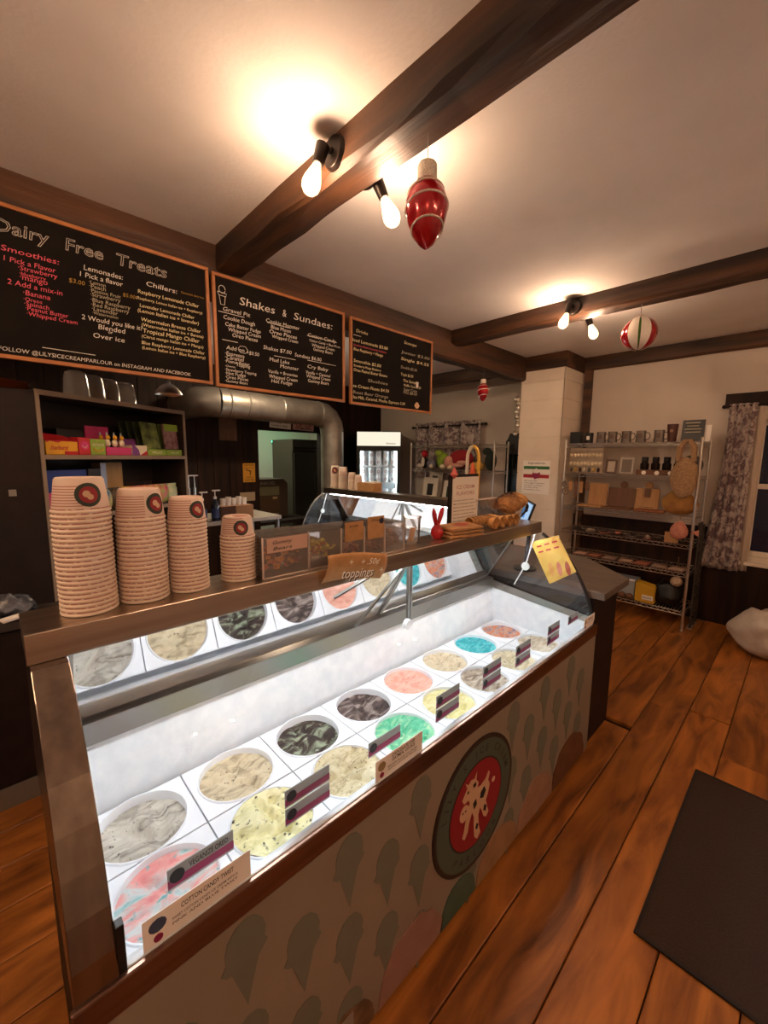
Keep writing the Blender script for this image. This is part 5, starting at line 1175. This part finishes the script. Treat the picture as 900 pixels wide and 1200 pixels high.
# hanging burlap tote and brown paper sack at the near end
t = thing('burlap_tote', 'burlap tote bag hanging from the near top corner of the rack', 'bag', (4.55, .80, 1.39))
m_bur = mat('burlap', '#8a6a4c', .9, col2='#a5835f', scale=60, bump=.5)
q = MB().sphere((0, 0, .05), (.035, .105, .19), 20, 14); q.v = [(x*(1+.3*noise.noise(Vector((x*9, y*14, z*9)))), y*(1.0+.15*noise.noise(Vector((y*9, z*9, 2)))), z) for x, y, z in q.v]; q.build('bag', m_bur, t, True)
for s in (-1, 1): MB().tube([(s*.012, -.06, .2), (s*.01, -.055, .32), (0, -.02, .385), (0, .02, .385), (s*.01, .05, .32), (s*.012, .055, .2)], [.02, .024, .02, .02, .024, .02], 8).build('handle', m_bur, t, True)
t = thing('paper_sack', 'crumpled brown paper sack slumped on the third shelf', 'bag', (4.66, .83, ZR[3]+.0075))
q = MB().sphere((0, 0, .1), (.07, .14, .11), 20, 12); q.v = [(x*(1+.3*noise.noise(Vector((x*14, y*14, z*14)))), y*(1+.2*noise.noise(Vector((x*14+4, y*14, z*14)))), max(.001, z*(1+.5*(y+.14)))) for x, y, z in q.v]; q.build('sack', mat('sack_brown', '#8a5f2c', .8, col2='#a67536', scale=12, bump=.5), t, True)
Z = ZR[2]
for k in range(7):
    yy = 1.74-.135*k
    t = G('small_trinket', ['black carved trinket nearest the pillar', 'grey comb shaped trinket', 'slim dark trinket', 'pink soft trinket', 'brown rolled trinket', 'striped dark trinket', 'small reddish trinket'][k] + ' on the fourth shelf', 'trinket', yy, Z, 4.68, R(20*k), 'trinkets on the fourth shelf')
    MB().box(-.03, .03, -.05, .05, 0, .012).build('base', mat('tr%d' % (k % 3), ['#2b1c16', '#6e5b4e', '#8a5546'][k % 3], .6), t, bevel=.003); MB().sphere((0, 0, .02), (.022, .04, .014), 12, 8).build('body', mat('tq%d' % (k % 4), ['#1b1412', '#8a7a6a', '#30201a', '#b06a54'][k % 4], .6), t, True)
t = thing('pink_plush', 'pink plush fish hanging at the near end of the fourth shelf', 'plush toy', (4.585, .80, Z+.1)); m_pp = mat('pink_fleece', '#b06c58', .9, col2='#c48470', scale=50, bump=.4)
q = MB().sphere((0, 0, .04), (.035, .07, .085), 16, 12); q.v = [(x, y*(1-.3*(z-.04)/.1), z) for x, y, z in q.v]; q.build('body', m_pp, t, True); MB().prism([(-.09, .03), (-.15, .0), (-.15, .06)], -.01, .01, 'x').build('fin', m_pp, t, bevel=.004); MB().cyl((0, 0, .13), (0, 0, .2), .002, None, 5).build('loop', m_kraft, t)
t = thing('kraft_tag_card', 'kraft card standing on the fourth shelf under the pink plush', 'card', (4.62, .86, Z+.0075)); MB().box(0, .004, -.055, .055, 0, .1).build('card', m_kraft, t)
Z = ZR[1]
for k in range(7):
    yy = 1.70-.15*k; cc = ['#b08a72', '#8a4f3c', '#7d6555', '#a8806a', '#96503a', '#8c7464', '#a58a74'][k]
    t = G('flat_packet', ['pale', 'rust', 'grey brown', 'buff', 'dark rust', 'taupe', 'cream'][k] + ' flat gift packet in the row on the fifth shelf', 'packet', yy, Z, 4.72, R([4, -6, 3, 8, -3, 5, -5][k]), 'flat packets on the fifth shelf')
    MB().box(-.1, .1, -.065, .065, 0, .012).build('packet', mat('pk%d' % k, cc, .6, col2='#6b4a3c', scale=22), t, bevel=.003); MB().box(-.08, .02, -.05, .05, .012, .0135).build('printed_face', mat('pf%d' % k, ['#c7a58e', '#a86a50', '#9c8472', '#c4a48c', '#b46a4a', '#a68c78', '#c0a68c'][k], .6), t)
Z = ZR[0]
t = G('white_crate', 'white plastic crate of odds and ends on the bottom shelf', 'crate', 1.24, Z, 4.74); MB().box(-.1, .1, -.11, .11, 0, .006).box(-.1, -.094, -.11, .11, .006, .19).box(.094, .1, -.11, .11, .006, .19).box(-.094, .094, -.11, -.104, .006, .19).box(-.094, .094, .104, .11, .006, .19).build('crate', mat('milky', '#9aa0a6', .4), t); MB().box(-.105, -.09, -.115, .115, .185, .2).build('rim', m_plate, t)
for k in range(3): MB().sphere((-.13, -.08+.07*k, .03), (.03, .035, .032), 12, 8).build('trinket', m_wd, t, True)
t = G('yellow_box', 'yellow cardboard box on the bottom shelf', 'box', 1.03, Z, 4.66); MB().add([(-.05,-.085,0),(.06,-.085,0),(.06,.085,0),(-.05,.085,0),(-.05,-.085,.16),(.06,-.085,.17),(.06,.085,.2),(-.05,.085,.19)], [(3,2,1,0),(4,5,6,7),(0,1,5,4),(1,2,6,5),(2,3,7,6),(3,0,4,7)]).build('box', mat('box_yellow', '#c79a1f', .6), t, bevel=.003)
MB().box(-.053, -.05, -.075, .02, .03, .075).build('white_label', m_paper, t); text('FRAGILE', m_ink, t, (-.0535, .012, .045), w=.075, h=.016, rot=(PI/2, 0, -PI/2))
t = G('black_bag', 'slumped black bag on the bottom shelf', 'bag', .86, Z, 4.72); q = MB().sphere((0, 0, .11), (.11, .12, .12), 20, 12); q.v = [(x*(1+.3*noise.noise(Vector((x*10, y*10, z*10)))), y, max(.001, z+.03*noise.noise(Vector((x*12, y*12, z*12+3))))) for x, y, z in q.v]; q.build('bag', mat('black_nylon', '#0d0b0b', .45), t, True); MB().tube([(-.06, -.05, .2), (-.07, -.02, .27), (-.07, .03, .27), (-.06, .06, .2)], .008, 8).build('handle', m_blackp, t, True)
t = G('cream_pompom', 'cream fluffy pompom above the black bag on the bottom shelf', 'pompom', .79, Z+.26, 4.66); q = MB().sphere((0, 0, .0), (.045, .05, .05), 18, 12); q.v = [(x*(1+.2*noise.noise(Vector((x*60, y*60, z*60)))), y*(1+.2*noise.noise(Vector((x*60+3, y*60, z*60)))), z) for x, y, z in q.v]; q.build('fluff', mat('cream_fluff', '#b49c82', .95), t, True); MB().cyl((0, 0, .03), (0, 0, .24), .0015, None, 5).build('string', m_kraft, t)
# folded grid panel between rack and curtain
t = thing('grid_panel', 'folded dark metal grid panel leaning at the end of the wire rack', 'panel', (4.70, .655, 0))
for nm, o in (('panel', 0.0), ('panel', .14)):
    g = MB()
    for x_ in (0, .12): g.cyl((x_+o, 0, .012), (x_+o+.05, .02, 1.02 if o == 0 else .98), .009, None, 8)
    n = 26
    g.tube([(o+(.12 if i % 2 else 0)+.05*i/n, .02*i/n, .05+.93*i/n) for i in range(n+1)], .005, 5)
    for i in range(6): g.cyl((o+.05*i/6, .02*i/6, .1+.16*i), (o+.12+.05*i/6, .02*i/6, .1+.16*i), .005, None, 5)
    g.build(nm, mat('grey_metal', '#4b433b', .45, .6), t)
MB().box(-.01, .3, -.015, .03, 0, .012).build('foot', m_chrome, t)
# curtains
m_cur = mat('floral_cotton', '#b8aba2', .9, col2='#6b565a', scale=13, lo=.42, hi=.6, detail=3, dist=1.5, coord='Object')
m_cur2 = mat('floral_lining', '#b9a896', .9)
t = thing('window_curtain', 'grey and plum floral curtain beside the night window', 'curtain', (5.03, .39, 0))
MB().grid(40, 20, lambda u, v: (.022*math.sin(u*26+v*1.5)*(1-.2*v)-.012, .25*u*(.8-.15*math.sin(PI*v)+.45*(1-v)), .56+1.56*v)).build('cloth', m_cur, t, True, solid=.002)
MB().grid(10, 10, lambda u, v: (.012*math.sin(u*9)+.012, -.06+.07*u, .57+1.52*v)).build('lining_edge', m_cur2, t, True, solid=.002)
t = thing('curtain_rod', 'dark curtain rod over the window', 'curtain rod', (5.035, .62, 2.1)); MB().cyl((0, 0, 0), (0, -1.35, 0), .009, None, 10).sphere((0, .01, 0), .018, 12, 8).build('rod', m_bronze, t, True); MB().cyl((0, -.05, 0), (.06, -.05, 0), .006, None, 8).build('bracket', m_bronze, t)
t = thing('short_curtain', 'short patterned grommet curtain above the toy rack', 'curtain', (5.04, 3.26, 1.3))
MB().grid(70, 10, lambda u, v: (-.038*math.cos(u*2*PI*4)-.01, 1.2*u, .84*v)).build('cloth', m_cur, t, True, solid=.003)
for k in range(8): MB().tube([(-.01-.0, 1.2*(k+.5)/8+.03*math.cos(a*.785)*.4, .775+.03*math.sin(a*.785)) for a in range(9)], .005, 6).build('grommet', m_bronze, t, True)
t = thing('short_rod', 'black curtain rod of the short patterned curtain', 'curtain rod', (5.01, 3.2, 2.075)); MB().cyl((0, 0, 0), (0, 1.33, 0), .012, None, 10).sphere((0, -.01, 0), .022, 12, 8).sphere((0, 1.34, 0), .022, 12, 8).build('rod', m_blackp, t, True); MB().cyl((0, .02, 0), (.09, .02, 0), .006, None, 8).cyl((0, 1.31, 0), (.09, 1.31, 0), .006, None, 8).build('bracket', m_blackp, t)
# toys and frames on the far rack
def toy(label, y, z, parts, name='plush_toy', x=4.74):
    t = thing(name, label, 'plush toy', (x, y, z), 0, 'plush toys on the far rack')
    for nm, c, r_, col in parts: MB().sphere(c, r_, 14, 10).build(nm, mat('plush_' + col[1:], col, .95, bump=.3, scale=60), t, True)
zt = 1.4375
toy('red and black plush with white face at the left end of the far rack', 4.05, zt, [('body', (0, 0, .09), (.05, .05, .09), '#161212'), ('face', (-.04, 0, .1), (.02, .03, .07), '#d8cfc4'), ('head', (0, 0, .22), (.05, .05, .055), '#b01c28'), ('foot', (-.04, .06, .04), (.03, .04, .04), '#c9c0b4')])
toy('grey blue plush lying on the far rack', 3.91, zt, [('body', (0, 0, .07), (.08, .08, .07), '#6e6a78'), ('head', (-.05, -.06, .06), (.05, .04, .05), '#7a7684'), ('snout', (-.09, -.06, .04), (.03, .03, .03), '#c9bfa8')])
toy('lime green plush on the far rack', 3.70, zt, [('body', (0, 0, .12), (.09, .1, .12), '#7f9a2c'), ('head', (-.03, .05, .23), (.06, .07, .05), '#8fa83a'), ('foot', (-.08, -.06, .04), (.05, .05, .04), '#d8cbb0')])
toy('large red and pink plush sprawled on the far rack', 3.39, zt, [('body', (0, 0, .15), (.1, .2, .13), '#8e1b22'), ('head', (-.08, .15, .11), (.06, .08, .08), '#c9907c'), ('arm', (-.1, -.1, .1), (.03, .1, .03), '#cf9a88'), ('arm', (-.09, .02, .06), (.03, .13, .03), '#cf9a88'), ('foot', (-.1, .1, .03), (.04, .05, .03), '#d8c4a8')])
toy('tan and cream plush beside the red plush on the far rack', 3.09, zt, [('body', (-.02, 0, .06), (.08, .09, .06), '#b3924c'), ('head', (-.06, .05, .06), (.05, .05, .05), '#c9ab66')])
toy('dark green plush at the right end of the far rack', 2.92, zt, [('body', (0, 0, .13), (.09, .07, .13), '#1d2620'), ('head', (-.04, .03, .25), (.06, .06, .05), '#232e27')])
zf = .9575
for k, (yy, zz_, w, h, cc, lab) in enumerate(((3.93, zf, .27, .35, '#1c1a18', 'small matted print with dark square in the left frame pair'), (3.93, zf+.0, .24, .44, '#4a4440', 'taller matted print standing behind at the left'), (3.52, zf, .33, .32, '#26301f', 'wide white frame with a dark green picture'), (3.22, zf, .2, .36, '#7f9696', 'pale blue frame partly hidden by the notice stand'))):
    t = thing('picture_frame', lab + ' on the far rack', 'picture', (4.72 if k != 1 else 4.83, yy, zz_), 0, 'frames on the far rack')
    MB().obox((.02, 0, h/2), (.015, w, h), 0, 0, R(10)).build('frame', mat('mat_white', '#c9bfae', .7) if k < 3 else mat('pale_teal', '#8fa5a2', .6), t, bevel=.003); MB().obox((.0115, 0, h*.5 if k != 1 else h*.78), (.002, w*.6 if k > 1 else w*.4, h*.5 if k != 1 else h*.15), 0, 0, R(10)).build('picture', mat('pic_%d' % k, cc, .6), t)
t = thing('wall_clock', 'dark tall wall clock with carved top half hidden by the pillar', 'clock', (5.02, 2.72, 1.0))
m_ck = mat('ebony', '#120c0a', .5); MB().box(0, .08, -.17, .15, 0, .78).build('case', m_ck, t, bevel=.006); MB().prism([(-.17, .78), (-.18, .82), (-.13, .86), (-.1, .93), (-.05, .9), (0, .93), (.06, .9), (.1, .93), (.13, .86), (.16, .82), (.15, .78)], 0, .06, 'x').build('crest', m_ck, t, bevel=.004)
MB().box(-.004, 0, -.13, .11, .05, .66).build('glass_panel', mat('clock_glass', '#0a1210', .15, spec=.8), t)
t = thing('bead_string', 'string of silver beads hanging beside the pillar', 'decoration', (4.55, 2.475, 2.36)); MB().cyl((0, 0, 0), (0, 0, -.5), .0015, None, 5).build('string', m_cord, t)
for k in range(9): MB().sphere((.012*math.sin(k*2.1), .014*math.cos(k*1.7), -.07-.05*k), .026 if k else .032, 14, 10).build('bead', m_chrome, t, True)
# poster on pillar
t = thing('ingredients_poster', 'ingredients poster with green and red stripes on the white pillar', 'poster', (4.567, 2.21, 1.195))
W_, H_ = .33, .385; MB().box(0, .002, -W_/2, W_/2, 0, H_).build('sheet', m_paper, t)
rP = (PI/2, 0, -PI/2)
text('Ingredients', mat('poster_ink', '#4a4038', .7), t, (-.0008, .1, .345), w=.2, h=.022, rot=rP)
MB().box(-.001, 0, -.155, .155, .285, .32).build('green_stripe', mat('flag_green', '#2f6b3a', .6), t); MB().box(-.001, 0, -.155, .155, .185, .225).build('red_stripe', mat('flag_red', '#a81f2a', .6), t)
MB().prism([(.055*math.cos(a*.5236+.26)*(1 if a % 2 else .8), .225+.06*math.sin(a*.5236+.26)*(1 if a % 2 else .8)) for a in range(12)], -.002, -.001, 'x').build('badge', m_cmar, t); MB().prism([(.0, .30), (-.04, .255), (-.025, .24), (.025, .24), (.04, .255)], -.003, -.002, 'x').build('badge_roof', m_paper, t)
for k in range(5): text(['Milk Cream Sugar', 'Cocoa Eggs Vanilla Bean', 'Guar Gum Carob Bean', 'Fruit Nuts Honey', 'No artificial colors'][k], mat('poster_ink'  , '#4a4038'), t, (-.0008, .14, .145-.026*k), w=[.16, .25, .22, .17, .2][k], h=.011, rot=rP)
# white sack on the floor, floor mat
t = thing('white_sack', 'bulging white plastic sack on the floor under the window', 'bag', (4.52, .09, 0))
q = MB().sphere((0, 0, .19), (.24, .26, .21), 30, 20)
q.v = [(x*(1+.25*noise.noise(Vector((x*5, y*5, z*9)))+.05*noise.noise(Vector((x*20, y*20, z*20)))), y*(1+.2*noise.noise(Vector((x*5+7, y*5, z*9)))), max(.001, z*(1.0+.35*noise.noise(Vector((x*6, y*6+3, 1)))))) for x, y, z in q.v]
q.build('sack', mat('white_film', '#cabfb4', .4, col2='#b5a99d', scale=10, bump=.6), t, True)
MB().lathe([(.03, 0), (.045, .03), (.02, .05), (.05, .085), (.03, .09)], (.05, -.05, .36), 14).build('knot', mat('white_film', '#cabfb4'), t, True)
t = thing('floor_mat', 'dark brown rubber backed mat on the plank floor', 'floor mat', (1.45, -.72, 0)); MB().box(0, 1.07, 0, .98, .001, .008).build('mat', mat('mat_brown', '#36231a', .95, col2='#2d1c14', scale=120, bump=.5), t, bevel=.003)
MB().box(0, 1.07, 0, .012, .001, .0095).box(0, 1.07, .968, .98, .001, .0095).box(0, .012, .012, .968, .001, .0095).box(1.058, 1.07, .012, .968, .001, .0095).build('mat_border', mat('mat_edge', '#1b120d', .8), t)
# added lamp hidden behind the menu boards, brightens the rear room
t = thing('rear_fill_lamp', 'added unseen round ceiling lamp lighting the rear room behind the menus', 'lamp', (2.3, 3.9, 2.75)); MB().cyl((0, 0, -.03), (0, 0, 0), .14, .15, 24).build('canopy', m_bronze, t, True); MB().sphere((0, 0, -.05), (.11, .11, .05), 20, 10).build('globe', emis('globe_glow', (1, .74, .48), 62.0), t, True)
